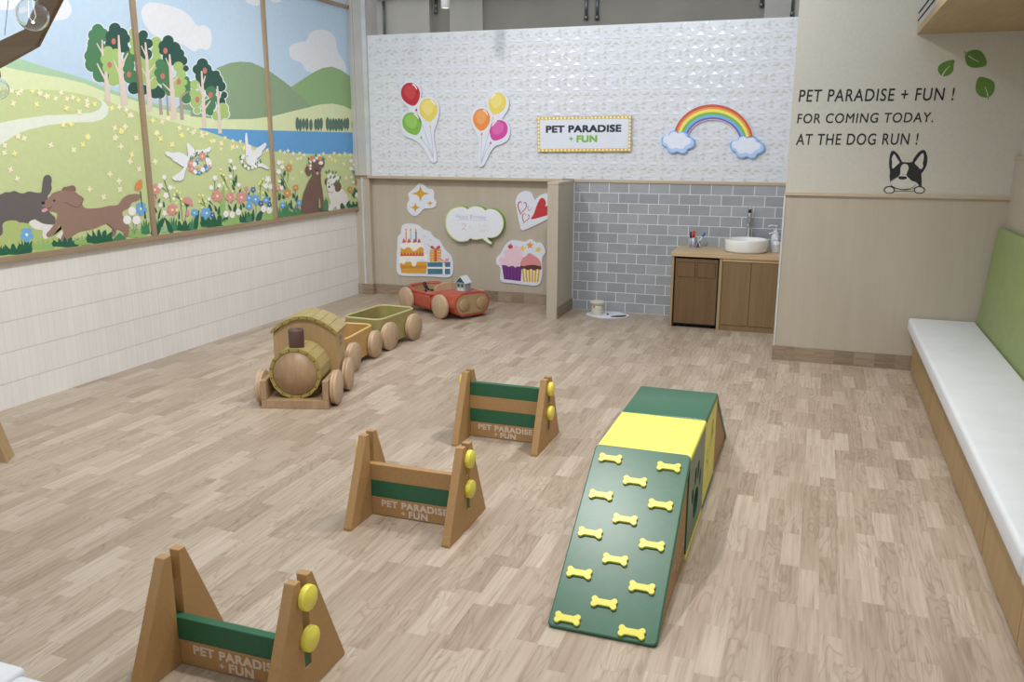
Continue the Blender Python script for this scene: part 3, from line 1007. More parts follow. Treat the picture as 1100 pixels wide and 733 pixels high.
for pts in ([(247, 40), (270, 90), (280, 200), (290, 340)], [(95, 215), (95, 260), (90, 330)], [(135, 285), (100, 315)], [(155, 160), (200, 240), (250, 340)], [(180, 170), (205, 250)], [(540, 230), (540, 400)], [(570, 210), (545, 290)], [(600, 290), (625, 330)], [(470, 335), (480, 360)], [(40, 420), (80, 470)], [(405, 330), (400, 350)], [(265, 420), (260, 450)], [(500, 460), (500, 560)]):
    stem(KG, pts, 5)
for x, y, r in ((247, 28, 22), (285, 98, 22), (250, 182, 20), (95, 195, 24), (60, 292, 22), (138, 270, 22), (330, 265, 20), (38, 405, 16), (617, 208, 30), (597, 272, 26), (645, 280, 26)):
    daisy(KG, x, y, r, c_wh, 5, c_wh)
for x, y in ((153, 112), (148, 150), (182, 162), (205, 200), (180, 245), (250, 232), (208, 308), (270, 325), (567, 205), (542, 232), (530, 252), (566, 262), (525, 330), (568, 340), (565, 390)):
    A.p(KG(circ(x, y, 10, 13, 8)), c_yf)
daisy(KG, 118, 372, 56, c_pk, 7)
daisy(KG, 245, 385, 46, c_pk, 5)
daisy(KG, 355, 385, 56, c_pk, 7)
daisy(KG, 405, 300, 22, c_pk, 5, c_pk)
for x, y, r, m in ((430, 392, 32, c_bl), (495, 405, 46, c_bl), (432, 472, 36, c_bl), (600, 412, 32, c_bl), (472, 310, 26, c_db), (548, 445, 28, c_db), (632, 455, 24, c_db), (12, 540, 46, c_bl), (70, 560, 28, c_db)):
    daisy(KG, x, y, r, m, 5, c_wh)
for x, y in ((203, 550), (265, 557), (325, 530), (573, 500), (628, 515)):
    A.p(KG(circ(x, y, 26, 34, 10)), c_wh)
    A.p(KG(circ(x, y + 4, 9, 12, 8)), c_cloud)

# doves carrying wreaths
c_dv, c_dvo = paint('dove', (236, 240, 248)), paint('dove_edge', (150, 150, 150))
for dx, dy, m in ((3, 4, c_dvo), (0, 0, c_dv)):
    q = lambda P: KB([(p[0] + dx, p[1] + dy) for p in P])
    A.p(q(S([(55, 205), (80, 195), (130, 205), (180, 198), (225, 215), (262, 240), (272, 262), (275, 290), (240, 335), (215, 328), (185, 310), (160, 290), (135, 280), (110, 250), (75, 232)], 3)), m)
    A.p(q(S([(265, 240), (262, 180), (252, 125), (270, 118), (300, 150), (325, 180), (330, 215), (320, 250), (280, 270), (255, 340), (240, 375), (225, 440), (190, 462), (165, 455), (150, 460), (118, 432), (145, 410), (190, 380), (225, 340), (250, 290)], 3)), m)
    A.p(q(S([(335, 200), (345, 178), (380, 180), (430, 170), (465, 150), (474, 168), (460, 195), (430, 205), (445, 260), (480, 310), (470, 340), (440, 330), (410, 230), (360, 220)], 3)), m)
    A.p(q(S([(790, 150), (783, 80), (790, 25), (802, 30), (808, 80), (815, 130), (840, 140), (850, 190), (868, 210), (880, 170), (920, 145), (965, 115), (978, 125), (965, 160), (940, 190), (935, 220), (900, 250), (890, 260), (920, 290), (960, 310), (1000, 345), (985, 355), (940, 335), (900, 330), (860, 330), (800, 300), (790, 230)], 3)), m)
rr = random.Random(3)
for i in range(26):
    a = 2 * pi * i / 26
    x, y = 372 + 92 * cos(a) + rr.uniform(-12, 12), 305 + 88 * sin(a) + rr.uniform(-12, 12)
    leaf(KB, x, y, 14, 26, rr.uniform(-16, 16), c_lf2)
for i, (x, y, r, m) in enumerate([(395, 235, 36, c_pk), (290, 300, 30, c_pk), (300, 350, 30, c_pk), (352, 268, 18, c_bl), (345, 300, 16, c_db), (325, 310, 22, c_wh), (330, 378, 20, c_wh), (368, 385, 18, c_bl), (400, 360, 22, c_wh), (438, 352, 20, c_bl), (425, 325, 16, c_db), (460, 335, 16, c_pk), (360, 358, 14, c_pk), (450, 270, 20, c_wh), (465, 300, 18, c_wh)]):
    daisy(KB, x, y, r, m, 5, c_wh if m is not c_pk else c_yf)
for i in range(22):
    a = pi * .08 + pi * 1.0 * i / 21
    x, y = 832 + 82 * cos(a) + rr.uniform(-14, 14), 268 + 86 * sin(a) + rr.uniform(-14, 14)
    leaf(KB, x, y, 12, 24, rr.uniform(-14, 14), c_lf2)
for x, y in ((760, 250), (755, 285), (785, 325), (815, 345), (850, 300), (850, 340), (880, 330), (915, 315), (770, 235), (865, 265)):
    daisy(KB, x, y, 15, c_wh, 5, c_wh)
A.p(KB([(303, 235), (322, 240), (308, 258)]), c_or)
A.p(KB([(795, 228), (812, 232), (800, 248)]), c_or)
A.p(KB(circ(320, 215, 3.5)), c_nose)
A.p(KB(circ(295, 232, 3.5)), c_nose)

# third panel: two sitting dogs with flower crowns
for x, y, w, h, m in ((110, 670, 120, 90, c_lf2), (260, 655, 160, 70, c_lf2), (150, 660, 60, 150, c_lf2), (840, 585, 150, 70, c_lf), (520, 620, 110, 70, c_lf), (545, 600, 40, 130, c_lf2), (60, 640, 30, 90, c_lf2), (930, 575, 60, 60, c_lf2)):
    grass_tuft(KH, x, y, w, h, m, 4)
A.p(KH(S([(405, 240), (408, 265), (385, 300), (362, 345), (345, 390), (328, 430), (315, 480), (303, 540), (300, 590), (300, 632), (345, 638), (395, 640), (440, 635), (462, 620), (480, 628), (478, 580), (475, 500), (480, 470), (492, 520), (500, 600), (520, 615), (528, 590), (522, 500), (512, 400), (500, 340), (495, 280), (490, 235)], 3)), c_b2)
A.p(KH(S([(405, 240), (400, 200), (392, 170), (405, 120), (440, 100), (480, 110), (505, 150), (500, 210), (480, 250), (440, 262), (415, 255)], 3)), c_b2)
A.p(KH(S([(385, 165), (350, 178), (340, 215), (355, 250), (375, 272), (395, 245), (400, 200)], 3)), c_b2)
A.p(KH(S([(495, 120), (520, 105), (533, 130), (525, 175), (505, 182), (495, 160)], 3)), c_b2)
A.p(KH(stroke([(470, 485), (462, 560), (462, 618)], 4)), c_bs)
A.p(KH(stroke([(430, 480), (440, 560), (425, 615)], 3)), c_bs)
for x, y in ((438, 192), (472, 184)):
    A.p(KH(circ(x, y, 4.5)), c_nose)
A.p(KH(circ(456, 212, 12, 9)), c_nose)
A.p(KH(S([(448, 232), (470, 226), (472, 248), (458, 256)])), c_tng)
for x, y, r, m in ((410, 95, 26, c_or), (487, 98, 24, c_or), (440, 75, 16, c_bl), (455, 92, 14, c_wh), (390, 130, 16, c_wh), (393, 165, 14, c_wh), (392, 195, 13, c_wh), (370, 160, 14, c_or), (500, 138, 18, c_wh), (485, 140, 14, c_wh), (430, 115, 15, c_wh)):
    daisy(KH, x, y, r, m, 5, c_or if m is c_or else c_wh)
for x, y, ln in ((380, 110, -12), (385, 150, -14), (520, 120, 16), (445, 75, 6), (510, 110, 10)):
    leaf(KH, x, y, 14, 34, ln, c_lf2)
A.p(KH(S([(565, 430), (570, 470), (590, 530), (575, 560), (568, 600), (585, 612), (605, 612), (618, 590), (640, 570), (655, 600), (690, 590), (740, 560), (765, 520), (760, 470), (735, 430), (700, 390), (640, 400), (600, 425)], 3)), c_wd)
A.p(KH(S([(560, 300), (545, 290), (533, 320), (540, 350), (555, 350)], 3)), c_b2)
A.p(KH(S([(553, 350), (560, 310), (590, 290), (630, 300), (650, 350), (630, 410), (600, 430), (570, 420), (555, 390)], 3)), c_wd)
A.p(KH(S([(615, 345), (640, 330), (680, 330), (697, 370), (685, 410), (655, 425), (635, 405), (630, 370)], 3)), c_b2)
A.p(KH(circ(577, 374, 10, 11)), c_nose)
A.p(KH(circ(572, 335, 6)), c_nose)
A.p(KH(circ(600, 355, 6)), c_nose)
A.p(KH(stroke([(575, 425), (600, 430), (615, 418)], 4)), c_bs)
for x, y, r in ((570, 270, 18), (590, 245, 12), (612, 262, 14), (622, 315, 20), (660, 285, 20), (636, 300, 14), (600, 290, 14), (585, 255, 12), (645, 250, 10)):
    daisy(KH, x, y, r, c_wh, 5, c_wh)
for x, y, ln in ((555, 240, -14), (575, 230, 4), (610, 240, 10), (640, 245, 10), (590, 290, 0), (640, 335, 14), (665, 330, 14), (680, 295, 14), (625, 285, 6)):
    leaf(KH, x, y, 14, 28, ln, c_lf2)
for pts in ([(100, 250), (160, 370), (180, 420)], [(175, 230), (165, 330)], [(130, 240), (130, 340)], [(245, 410), (240, 500)], [(800, 200), (830, 250), (840, 350)], [(870, 200), (860, 300)], [(800, 430), (830, 500)], [(75, 430), (80, 480)]):
    stem(KH, pts, 5)
for x, y, w, h, ln in ((120, 350, 26, 60, -20), (135, 260, 22, 50, 8), (140, 390, 22, 60, -35), (130, 490, 22, 40, -10), (230, 480, 20, 50, -10), (255, 510, 20, 60, 12), (200, 580, 20, 80, 6), (210, 590, 24, 60, -30), (85, 500, 22, 70, 12), (830, 250, 22, 60, 10), (820, 470, 20, 60, 6), (850, 430, 24, 50, -30), (870, 500, 18, 50, 10), (760, 560, 30, 50, 16), (710, 590, 40, 60, -10)):
    leaf(KH, x, y, w, h, ln, c_lf)
for x, y, r in ((82, 135, 24), (115, 180, 22), (80, 225, 26), (88, 320, 16), (108, 385, 22), (792, 120, 20), (820, 155, 18), (795, 195, 20), (797, 280, 14), (815, 330, 16), (855, 455, 26), (880, 490, 20)):
    daisy(KH, x, y, r, c_wh, 5, c_wh)
for x, y, r in ((180, 185, 32), (165, 435, 38), (248, 380, 28), (785, 400, 26), (860, 330, 28), (872, 240, 24), (860, 150, 18)):
    daisy(KH, x, y, r, c_or, 6, c_yf)
daisy(KH, 72, 390, 26, c_pk, 5)
for x, y, r, m in ((118, 555, 30, c_bl), (280, 530, 28, c_bl), (255, 578, 18, c_db)):
    daisy(KH, x, y, r, m, 5, c_wh)

mural = thing('wall_mural', 'large printed meadow mural with dogs, trees and doves in a wooden frame', 'mural', (0, 0, 0))
cuts = [4.0, 5.745, 7.478, 9.24]
for i in range(3):
    y0, y1 = cuts[i], cuts[i + 1]
    MB().box(-5.27, -5.2495, y0, y1, 1.05, 3.32, c_sky).build('backing_board', mural)
    p = A.build('printed_panel', mural, (y0, y1, 1.055, 3.325))
    p['label'] = ['printed panel with two running dogs on a meadow', 'printed panel with doves carrying wreaths above flowers', 'printed panel with two sitting dogs wearing flower crowns'][i]
MB().box(-5.27, -5.225, 4.0, 9.25, 1.025, 1.066, M_frame, 0.003).build('frame_rail', mural)
MB().box(-5.27, -5.225, 4.0, 9.25, 3.315, 3.35, M_frame, 0.003).build('frame_rail', mural)
for y in (4.0, 5.745, 7.478, 9.222):
    MB().box(-5.27, -5.222, y - 0.022, y + 0.022, 1.064, 3.317, M_frame_v, 0.003).build('mullion', mural)
mb = MB()
mb.box(-5.27, -5.25, 4.0, 9.24, 3.35, TOP, mat('upper_sky_board', (196, 210, 224), 0.6, vary=0.02, vscale=3))
mb.build('upper_board', mural)
MB().box(-5.27, -5.222, 9.2, 9.244, 3.35, TOP, M_frame_v, 0.003).tube([(-5.235, 9.2, 3.5), (-5.235, 9.16, 3.6), (-5.235, 9.08, 3.72), (-5.235, 8.95, 3.82)], 0.02, M_frame_v).build('arched_frame', mural)

# ------------------------------------------------------------------ boards and stickers on the back walls
def board(name, label, cat, px, y, thick, m_face, m_side=None, group=None, smooth=3, off=0.002):
    """a cut-out foam board: outline measured on the wall, own thickness"""
    pts = [on_back(u, v, y - thick) for u, v in (S(px, smooth) if smooth else px)]
    cx = sum(p[0] for p in pts) / len(pts)
    t = thing(name, label, cat, (cx, y, min(p[1] for p in pts)), 0, group)
    z0 = t.location.z
    mb = MB()
    loc = [(p[0] - cx, p[1] - z0) for p in pts]
    ar = sum(loc[i][0] * loc[(i + 1) % len(loc)][1] - loc[(i + 1) % len(loc)][0] * loc[i][1] for i in range(len(loc)))
    if ar < 0:
        loc = loc[::-1]
    n = len(loc)
    m_side = m_side or m_face
    vs = [(p[0], -off, p[1]) for p in loc] + [(p[0], -thick, p[1]) for p in loc]
    mb.add(vs, [[i, (i + 1) % n, n + (i + 1) % n, n + i][::-1] for i in range(n)], m_side)
    tris = tessellate_polygon([[Vector((p[0], p[1], 0)) for p in loc]])
    fs = []
    for tr in tris:
        a, b, c = [Vector(vs[n + i]) for i in tr]
        fs.append([n + i for i in tr] if (b - a).cross(c - a).y < 0 else [n + i for i in tr][::-1])
    mb.add(vs, fs, m_face)
    mb.add(vs, [[i - n for i in f][::-1] for f in fs], m_face)
    mb.build('backing_board', t)
    bpy.context.view_layer.update()
    return t


class Print:
    """one printed part on a board at wall plane y (front face); stored relative to its thing"""
    def __init__(s, t, y, off=0.0006):
        s.t, s.a = t, Art('y', y - off)

    def p(s, px, m):
        s.a.p(px, m)
        return s

    def build(s, name, label=None):
        o = s.a.build(name)
        o.parent = s.t
        o.matrix_parent_inverse = s.t.matrix_world.inverted()
        if label:
            o['label'] = label
        return o


YS = YUP - 0.004
KBL = crop(420, 80, 6.664)
c_str = paint('balloon_string', (176, 186, 206))


def balloon(t, y, K, x, y0, rx, ry, tilt, col, hi, knot, name_label):
    P = Print(t, y)
    pts = []
    for i in range(28):
        a = 2 * pi * i / 28
        px, py = rx * sin(a), -ry * cos(a)
        if py > 0:
            px *= 1 - 0.30 * (py / ry) ** 2
            py *= 1.12
        c_, s_ = cos(tilt), sin(tilt)
        pts.append((x + px * c_ - py * s_, y0 + px * s_ + py * c_))
    P.p(K(pts), col)
    P.p(K([(x - rx * .1 + (p[0] - x) * .62 + rx * .02, y0 - ry * .18 + (p[1] - y0) * .62) for p in pts]), hi)
    gx, gy = x + rx * 0.35 * (1 if tilt <= 0.2 else -1), y0 - ry * .7
    P.p(K(S([(gx - 14, gy - 10), (gx + 4, gy - 10), (gx + 22, gy + 16), (gx + 20, gy + 26), (gx + 4, gy + 4)] if tilt <= 0.2 else [(gx + 14, gy - 12), (gx - 4, gy - 8), (gx - 24, gy + 16), (gx - 22, gy + 26), (gx - 4, gy + 4)])), paint('balloon_glint', (246, 236, 230)))
    kx, ky = knot
    P.p(K([(kx - 3, ky - 14), (kx + 3, ky - 14), (kx + 8, ky + 4), (kx - 8, ky + 4)]), col)
    return P.build('balloon', name_label)


th = 0.02
t = board('balloon_sign', 'cut-out sign of red, yellow and green balloons, left of the two balloon signs', 'wall sign',
          KBL([(62, 130), (75, 80), (110, 52), (160, 50), (200, 80), (217, 130), (214, 168), (245, 160), (290, 162), (330, 195), (345, 250), (338, 310), (320, 370), (305, 420), (312, 500), (328, 600), (318, 628), (292, 628), (272, 600), (240, 540), (205, 495), (150, 462), (100, 440), (75, 390), (68, 330), (90, 285), (130, 270), (125, 245), (85, 200), (66, 165)]), YS, th, M_white)
Pn = Print(t, YS - th)
for a in ((182, 262), (217, 460), (282, 380)):
    Pn.p(KBL(stroke([a, ((a[0] + 295) / 2 + 4, (a[1] + 560) / 2), (304, 600)], 3.5)), c_str)
Pn.build('strings')
balloon(t, YS - th, KBL, 140, 138, 68, 80, -0.30, paint('red_balloon', (196, 34, 44)), paint('red_balloon_light', (208, 60, 66)), (181, 258), 'red balloon')
balloon(t, YS - th, KBL, 268, 250, 66, 80, -0.08, paint('yellow_balloon', (232, 208, 88)), paint('yellow_balloon_light', (238, 218, 116)), (281, 374), 'yellow balloon')
balloon(t, YS - th, KBL, 150, 350, 68, 80, -0.42, paint('green_balloon', (124, 184, 62)), paint('green_balloon_light', (146, 198, 90)), (216, 455), 'green balloon')
t = board('balloon_sign', 'cut-out sign of yellow, orange and pink balloons, nearer the shop sign', 'wall sign',
          KBL([(760, 118), (800, 122), (832, 160), (845, 205), (835, 255), (805, 300), (800, 322), (835, 345), (852, 390), (848, 440), (825, 480), (780, 502), (745, 515), (715, 550), (690, 600), (668, 645), (648, 662), (625, 655), (618, 620), (625, 540), (628, 470), (610, 420), (580, 360), (572, 300), (590, 250), (630, 230), (672, 232), (688, 240), (680, 200), (688, 155), (720, 125)]), YS, th, M_white)
Pn = Print(t, YS - th)
for a in ((650, 432), (712, 495), (728, 320)):
    Pn.p(KBL(stroke([a, ((a[0] + 640) / 2 + 2, (a[1] + 610) / 2), (645, 640)], 3.5)), c_str)
Pn.build('strings')
balloon(t, YS - th, KBL, 760, 205, 64, 76, 0.28, paint('yellow_balloon', (232, 208, 88)), paint('yellow_balloon_light', (238, 218, 116)), (729, 314), 'yellow balloon')
balloon(t, YS - th, KBL, 648, 320, 62, 76, 0.02, paint('orange_balloon', (240, 138, 52)), paint('orange_balloon_light', (244, 160, 84)), (650, 430), 'orange balloon')
balloon(t, YS - th, KBL, 770, 398, 64, 74, 0.5, paint('pink_balloon', (216, 64, 160)), paint('pink_balloon_light', (224, 96, 176)), (713, 495), 'pink balloon')

# shop sign with bulb border
KS = crop(570, 115, 9.167)
th = 0.03
t = board('shop_sign', 'rectangular white shop sign with a yellow checkered border, reads PET PARADISE + FUN', 'sign', KS([(62, 98), (990, 84), (984, 436), (68, 442)]), YS, th, M_white, mat('sign_edge', (150, 128, 88), 0.5, vary=0.02), smooth=0)
P = Print(t, YS - th)
c_sy = paint('sign_yellow', (222, 184, 62))
tl, tr, br, bl = (62, 98), (992, 84), (986, 436), (68, 442)


def lerp2(u, v):
    a = (tl[0] + (tr[0] - tl[0]) * u, tl[1] + (tr[1] - tl[1]) * u)
    b = (bl[0] + (br[0] - bl[0]) * u, bl[1] + (br[1] - bl[1]) * u)
    return (a[0] + (b[0] - a[0]) * v, a[1] + (b[1] - a[1]) * v)


for (u0, u1, v0, v1) in ((0, 1, 0, .085), (0, 1, .915, 1), (0, .03, .085, .915), (.97, 1, .085, .915)):
    P.p(KS([lerp2(u0, v0), lerp2(u1, v0), lerp2(u1, v1), lerp2(u0, v1)]), c_sy)
P.build('border')
P = Print(t, YS - th, 0.0012)
c_wb = paint('bulb_white', (250, 244, 226))
N = 25
for i in range(N):
    u = 0.015 + i * 0.97 / (N - 1)
    for v in (0.043, 0.957):
        P.p(KS([lerp2(u - .0085, v - .026), lerp2(u + .0085, v - .026), lerp2(u + .0085, v + .026), lerp2(u - .0085, v + .026)]), c_wb)
for i in range(1, 9):
    v = 0.043 + i * 0.914 / 9
    for u in (0.015, 0.985):
        P.p(KS([lerp2(u - .0085, v - .026), lerp2(u + .0085, v - .026), lerp2(u + .0085, v + .026), lerp2(u - .0085, v + .026)]), c_wb)
P.build('bulb_pattern')


def wall_text(parent, name, txt, m, K, ll, lr, ul, y, bold=0.0, shear=0.0, spacing=1.0, label=None):
    c = [K([q])[0] for q in (ll, lr, ul)]
    c3 = []
    for u, v in c:
        x, z = on_back(u, v, y)
        c3.append((x, y, z))
    mb = MB()
    lettering(mb, txt, m, c3, bold, shear, spacing)
    o = mb.build(name)
    if parent:
        o.parent = parent
        o.matrix_parent_inverse = parent.matrix_world.inverted()
    if label:
        o['label'] = label
    return o


wall_text(t, 'lettering', 'PET PARADISE', paint('sign_navy', (34, 40, 58)), KS, (150, 256), (893, 246), (150, 184), YS - th - 0.0008, 0.045, 0, 1.06)
wall_text(t, 'lettering', '+', paint('sign_green', (120, 186, 50)), KS, (380, 334), (418, 333), (380, 292), YS - th - 0.0008, 0.04)
wall_text(t, 'lettering', 'FUN', paint('sign_green', (120, 186, 50)), KS, (452, 350), (655, 347), (452, 280), YS - th - 0.0008, 0.045, 0, 1.05, 'green lettering')

# rainbow with two clouds
KR = crop(700, 105, 8.462)
th = 0.02
pc = (560, 400)


def kyr(r):
    return .84 + .09 * (r - 240) / 130


def arc(r0, r1, a0=190, a1=-8, n=40, ky=1.0):
    o = []
    for i in range(n + 1):
        a = radians(a0 + (a1 - a0) * i / n)
        o.append((560 + r1 * cos(a), 400 - r1 * kyr(r1) * sin(a) + (r1 * cos(a)) * .02))
    for i in range(n, -1, -1):
        a = radians(a0 + (a1 - a0) * i / n)
        o.append((560 + r0 * cos(a), 400 - r0 * kyr(r0) * sin(a) + (r0 * cos(a)) * .02))
    return o


cl1 = [(88, 400), (95, 360), (125, 345), (150, 345), (170, 312), (210, 298), (245, 318), (290, 308), (325, 325), (342, 362), (375, 370), (393, 405), (385, 440), (350, 462), (330, 468), (315, 498), (275, 510), (232, 492), (205, 503), (165, 500), (140, 470), (132, 448), (100, 432)]
cl2 = [(p[0] * 1.03 + 622, p[1] + 44) for p in cl1]
outline = arc(235, 372, 172, 8)
t = board('rainbow_sign', 'cut-out rainbow sign ending in two blue-edged white clouds', 'wall sign', KR(arc(238, 372, 166, 10)), YS, th, M_white, smooth=0)
rcols = [('red', (214, 84, 52)), ('orange', (240, 150, 66)), ('yellow', (246, 228, 92)), ('green', (124, 188, 86)), ('blue', (98, 190, 250)), ('violet', (142, 82, 176))]
fr = [0, .17, .30, .50, .70, .86, 1.0]
for i, (nm, c) in enumerate(rcols):
    r1, r0 = 366 - (366 - 243) * fr[i], 366 - (366 - 243) * fr[i + 1]
    P = Print(t, YS - th)
    P.p(KR(arc(r0, r1, 166, 10)), paint('rainbow_' + nm, c))
    P.build('stripe', nm + ' stripe')
for cl in (cl1, cl2):
    pts = [on_back(u, v, YS - 0.03) for u, v in KR(S(cl, 3))]
    mb = MB()
    mb.prism(pts, 1, YS - 0.002, YS - 0.03, paint('cloud_rim', (112, 178, 248)))
    o = mb.build('cloud')
    o.parent = t
    o.matrix_parent_inverse = t.matrix_world.inverted()
    cx = sum(p[0] for p in cl) / len(cl)
    cy = sum(p[1] for p in cl) / len(cl)
    P = Print(t, YS - 0.03)
    P.p(KR(S([(cx + (p[0] - cx) * .93, cy + (p[1] - cy) * .92) for p in cl], 3)), paint('cloud_shade', (176, 206, 250)))
    P.p(KR(S([(cx - 9 + (p[0] - cx) * .82, cy - 16 + (p[1] - cy) * .74) for p in cl], 3)), paint('cloud_white', (226, 234, 252)))
    o2 = P.build('cloud_face')
    w = o2.matrix_world.copy()
    o2.parent = o
    bpy.context.view_layer.update()
    o2.matrix_parent_inverse = o.matrix_world.inverted()

# --- boards on the panelled wall of the party corner
YP = YLP
KP = crop(415, 190, 6.11)
th = 0.015
c_gold = paint('gold', (214, 160, 44))
t = board('sparkle_sign', 'white cut-out sign with three golden four-point sparkles', 'wall sign', KP([(215, 42), (245, 52), (270, 75), (305, 85), (315, 110), (312, 140), (328, 165), (320, 195), (290, 208), (245, 212), (215, 245), (190, 258), (160, 245), (138, 215), (137, 180), (150, 150), (142, 115), (160, 95), (190, 70)]), YP, th, M_white)


def sparkle(x, y, rx, ry, sk=0):
    o = []
    for i in range(4):
        a = pi / 2 * i
        b = a + pi / 4
        o.append((x + rx * cos(a) + (sk if i % 2 else 0) * (1 if i == 3 else -1), y + ry * sin(a)))
        for q in (-.35, 0, .35):
            o.append((x + rx * .40 * cos(b + q), y + ry * .40 * sin(b + q)))
    return o


for x, y, rx, ry in ((224, 110, 64, 52), (190, 202, 38, 33), (287, 174, 24, 20)):
    P = Print(t, YP - th)
    P.p(KP(sparkle(x, y, rx, ry)), c_gold)
    P.build('sparkle')

t = board('birthday_cake_sign', 'white cut-out sign of a two-tier birthday cake with candles and presents', 'wall sign', KP([(120, 310), (165, 308), (210, 318), (240, 345), (285, 360), (310, 395), (350, 420), (375, 465), (400, 495), (425, 520), (438, 570), (436, 630), (420, 655), (385, 662), (280, 655), (150, 652), (95, 648), (70, 625), (66, 560), (72, 450), (76, 395), (95, 370), (100, 330)]), YP, th, M_white)
c_cream, c_cake, c_cake2, c_straw = paint('icing', (240, 238, 232)), paint('sponge', (222, 160, 44)), paint('sponge_band', (208, 134, 48)), paint('strawberry', (214, 74, 72))
P = Print(t, YP - th)
P.p(KP([(85, 560), (268, 558), (262, 636), (100, 632)]), c_cake)
P.p(KP([(92, 585), (266, 582), (265, 600), (95, 602)]), c_cake2)
P.p(KP(S([(82, 520), (120, 500), (260, 510), (268, 545), (262, 556), (240, 545), (215, 545), (200, 562), (190, 585), (172, 585), (160, 552), (140, 545), (125, 560), (112, 575), (98, 565), (88, 570)], 3)), c_cream)
P.build('lower_cake_tier')
P = Print(t, YP - th, .0012)
P.p(KP([(95, 465), (242, 462), (245, 510), (92, 522)]), c_cake)
P.p(KP(S([(98, 440), (230, 432), (245, 470), (225, 458), (205, 475), (180, 490), (160, 470), (140, 460), (120, 475), (100, 468)], 3)), c_cream)
for x in (100, 120, 140, 160, 180, 200, 220, 238):
    P.p(KP([(x - 11, 522), (x, 490 + (x % 3) * 3), (x + 11, 518)]), c_straw)
for x in (115, 148, 184, 215):
    P.p(KP([(x - 12, 434), (x - 1, 402), (x + 13, 430)]), c_straw)
P.build('upper_cake_tier')
for x, c in ((130, (224, 150, 60)), (160, (190, 190, 206)), (195, (62, 124, 150))):
    P = Print(t, YP - th)
    P.p(KP([(x - 5, 358), (x + 4, 358), (x + 5, 428), (x - 4, 428)]), paint('candle_%d' % x, c))
    P.p(KP(circ(x - 1, 348, 6, 8, 10)), c_gold)
    P.build('candle')
P = Print(t, YP - th)
P.p(KP([(284, 480), (360, 476), (358, 556), (286, 558)]), c_cake)
P.p(KP([(316, 478), (330, 478), (330, 557), (316, 557)]), c_straw)
P.p(KP(S([(322, 478), (292, 470), (295, 452), (310, 458), (322, 474), (335, 455), (352, 455), (352, 472)], 3)), c_straw)
for x in (292, 304, 340, 352):
    for y in (492, 510, 528, 545):
        P.p(KP(sparkle(x, y, 5, 6)), c_cream)
P.build('present', 'yellow present with red ribbon')
P = Print(t, YP - th)
c_teal = paint('present_teal', (62, 124, 150))
P.p(KP([(270, 562), (420, 560), (418, 640), (272, 640)]), c_teal)
P.p(KP([(270, 592), (420, 592), (420, 604), (270, 604)]), c_cream)
P.p(KP([(370, 562), (384, 562), (384, 640), (370, 640)]), c_cream)
P.p(KP(S([(378, 562), (350, 548), (352, 536), (370, 540), (378, 556), (392, 536), (410, 538), (408, 552), (385, 562), (390, 585), (378, 570), (360, 588)], 3)), paint('bow_pink', (240, 150, 140)))
P.build('present', 'teal present with pink bow')
P = Print(t, YP - th)
rr = random.Random(2)
for i in range(16):
    x = rr.uniform(235, 330)
    y = 370 + (x - 235) * .75 + rr.uniform(-6, 50)
    P.p(KP(circ(x, y, 2.6, n=6)), rr.choice((c_gold, c_teal, c_straw)))
P.build('confetti')

KQ = crop(470, 210, 11.275)
bub = [(105, 335), (108, 270), (130, 215), (175, 170), (230, 148), (290, 140), (335, 148), (365, 168), (400, 145), (460, 132), (520, 142), (560, 165), (578, 182), (620, 165), (670, 168), (720, 190), (760, 230), (788, 280), (795, 345), (780, 410), (745, 465), (700, 495), (640, 508), (602, 505), (615, 535), (655, 570), (640, 580), (600, 560), (560, 530), (540, 518), (480, 528), (430, 525), (398, 515), (370, 540), (310, 552), (250, 545), (190, 510), (140, 455), (112, 395)]
t = board('speech_bubble_board', 'cloud-shaped white message board with green edge and faint handwriting', 'message board', KQ([(450 + (p[0] - 450) * 1.02 - 2, 345 + (p[1] - 345) * 1.03 + 4) for p in bub]), YP, 0.075, mat('message_board_rim', (214, 222, 150), 0.4, vary=0.02), mat('message_board_green', (124, 176, 50), 0.4, vary=0.02))
P = Print(t, YP - 0.075)
P.p(KQ(S([(450 + (p[0] - 450) * .99 + 2, 345 + (p[1] - 345) * .99 + 2) for p in bub], 3)), paint('whiteboard', (228, 232, 242)))
P.build('writing_surface')
c_hb, c_hp = paint('marker_blue', (164, 184, 214)), paint('marker_pink', (226, 198, 212))
YW = YP - 0.075 - 0.0014
wall_text(t, 'handwriting', 'Happy Birthday', c_hb, KQ, (225, 285), (590, 300), (225, 228), YW, 0.0, 0.1, 1.1, 'blue handwriting')
P = Print(t, YP - 0.075, .0014)
P.p(KQ(stroke([(240, 298), (300, 290), (380, 294), (470, 304), (560, 302), (610, 294)], 4)), c_hb)
P.build('underline')
wall_text(t, 'handwriting', '2', c_hp, KQ, (285, 415), (350, 418), (285, 338), YW, 0.0, 0.1, 1.0, 'pink handwriting')
P = Print(t, YP - 0.075, .0014)
P.p(KQ(stroke([(370, 378), (398, 376)], 4)), c_hp)
P.p(KQ(stroke([(386, 362), (386, 410), (376, 404)], 4)), c_hp)
P.p(KQ(stroke([(386, 380), (372, 396)], 4)), c_hp)
P.p(KQ(stroke([(412, 396), (422, 404), (436, 390)], 4)), c_hp)
P.build('handwriting')
c_ho = paint('marker_orange', (228, 206, 200))
wall_text(t, 'handwriting', 'RIRI', c_ho, KQ, (495, 385), (598, 388), (495, 352), YW, 0.0, 0.1, 1.1)
wall_text(t, 'handwriting', 'CHAN', c_ho, KQ, (500, 440), (622, 446), (500, 404), YW, 0.0, 0.1, 1.1)

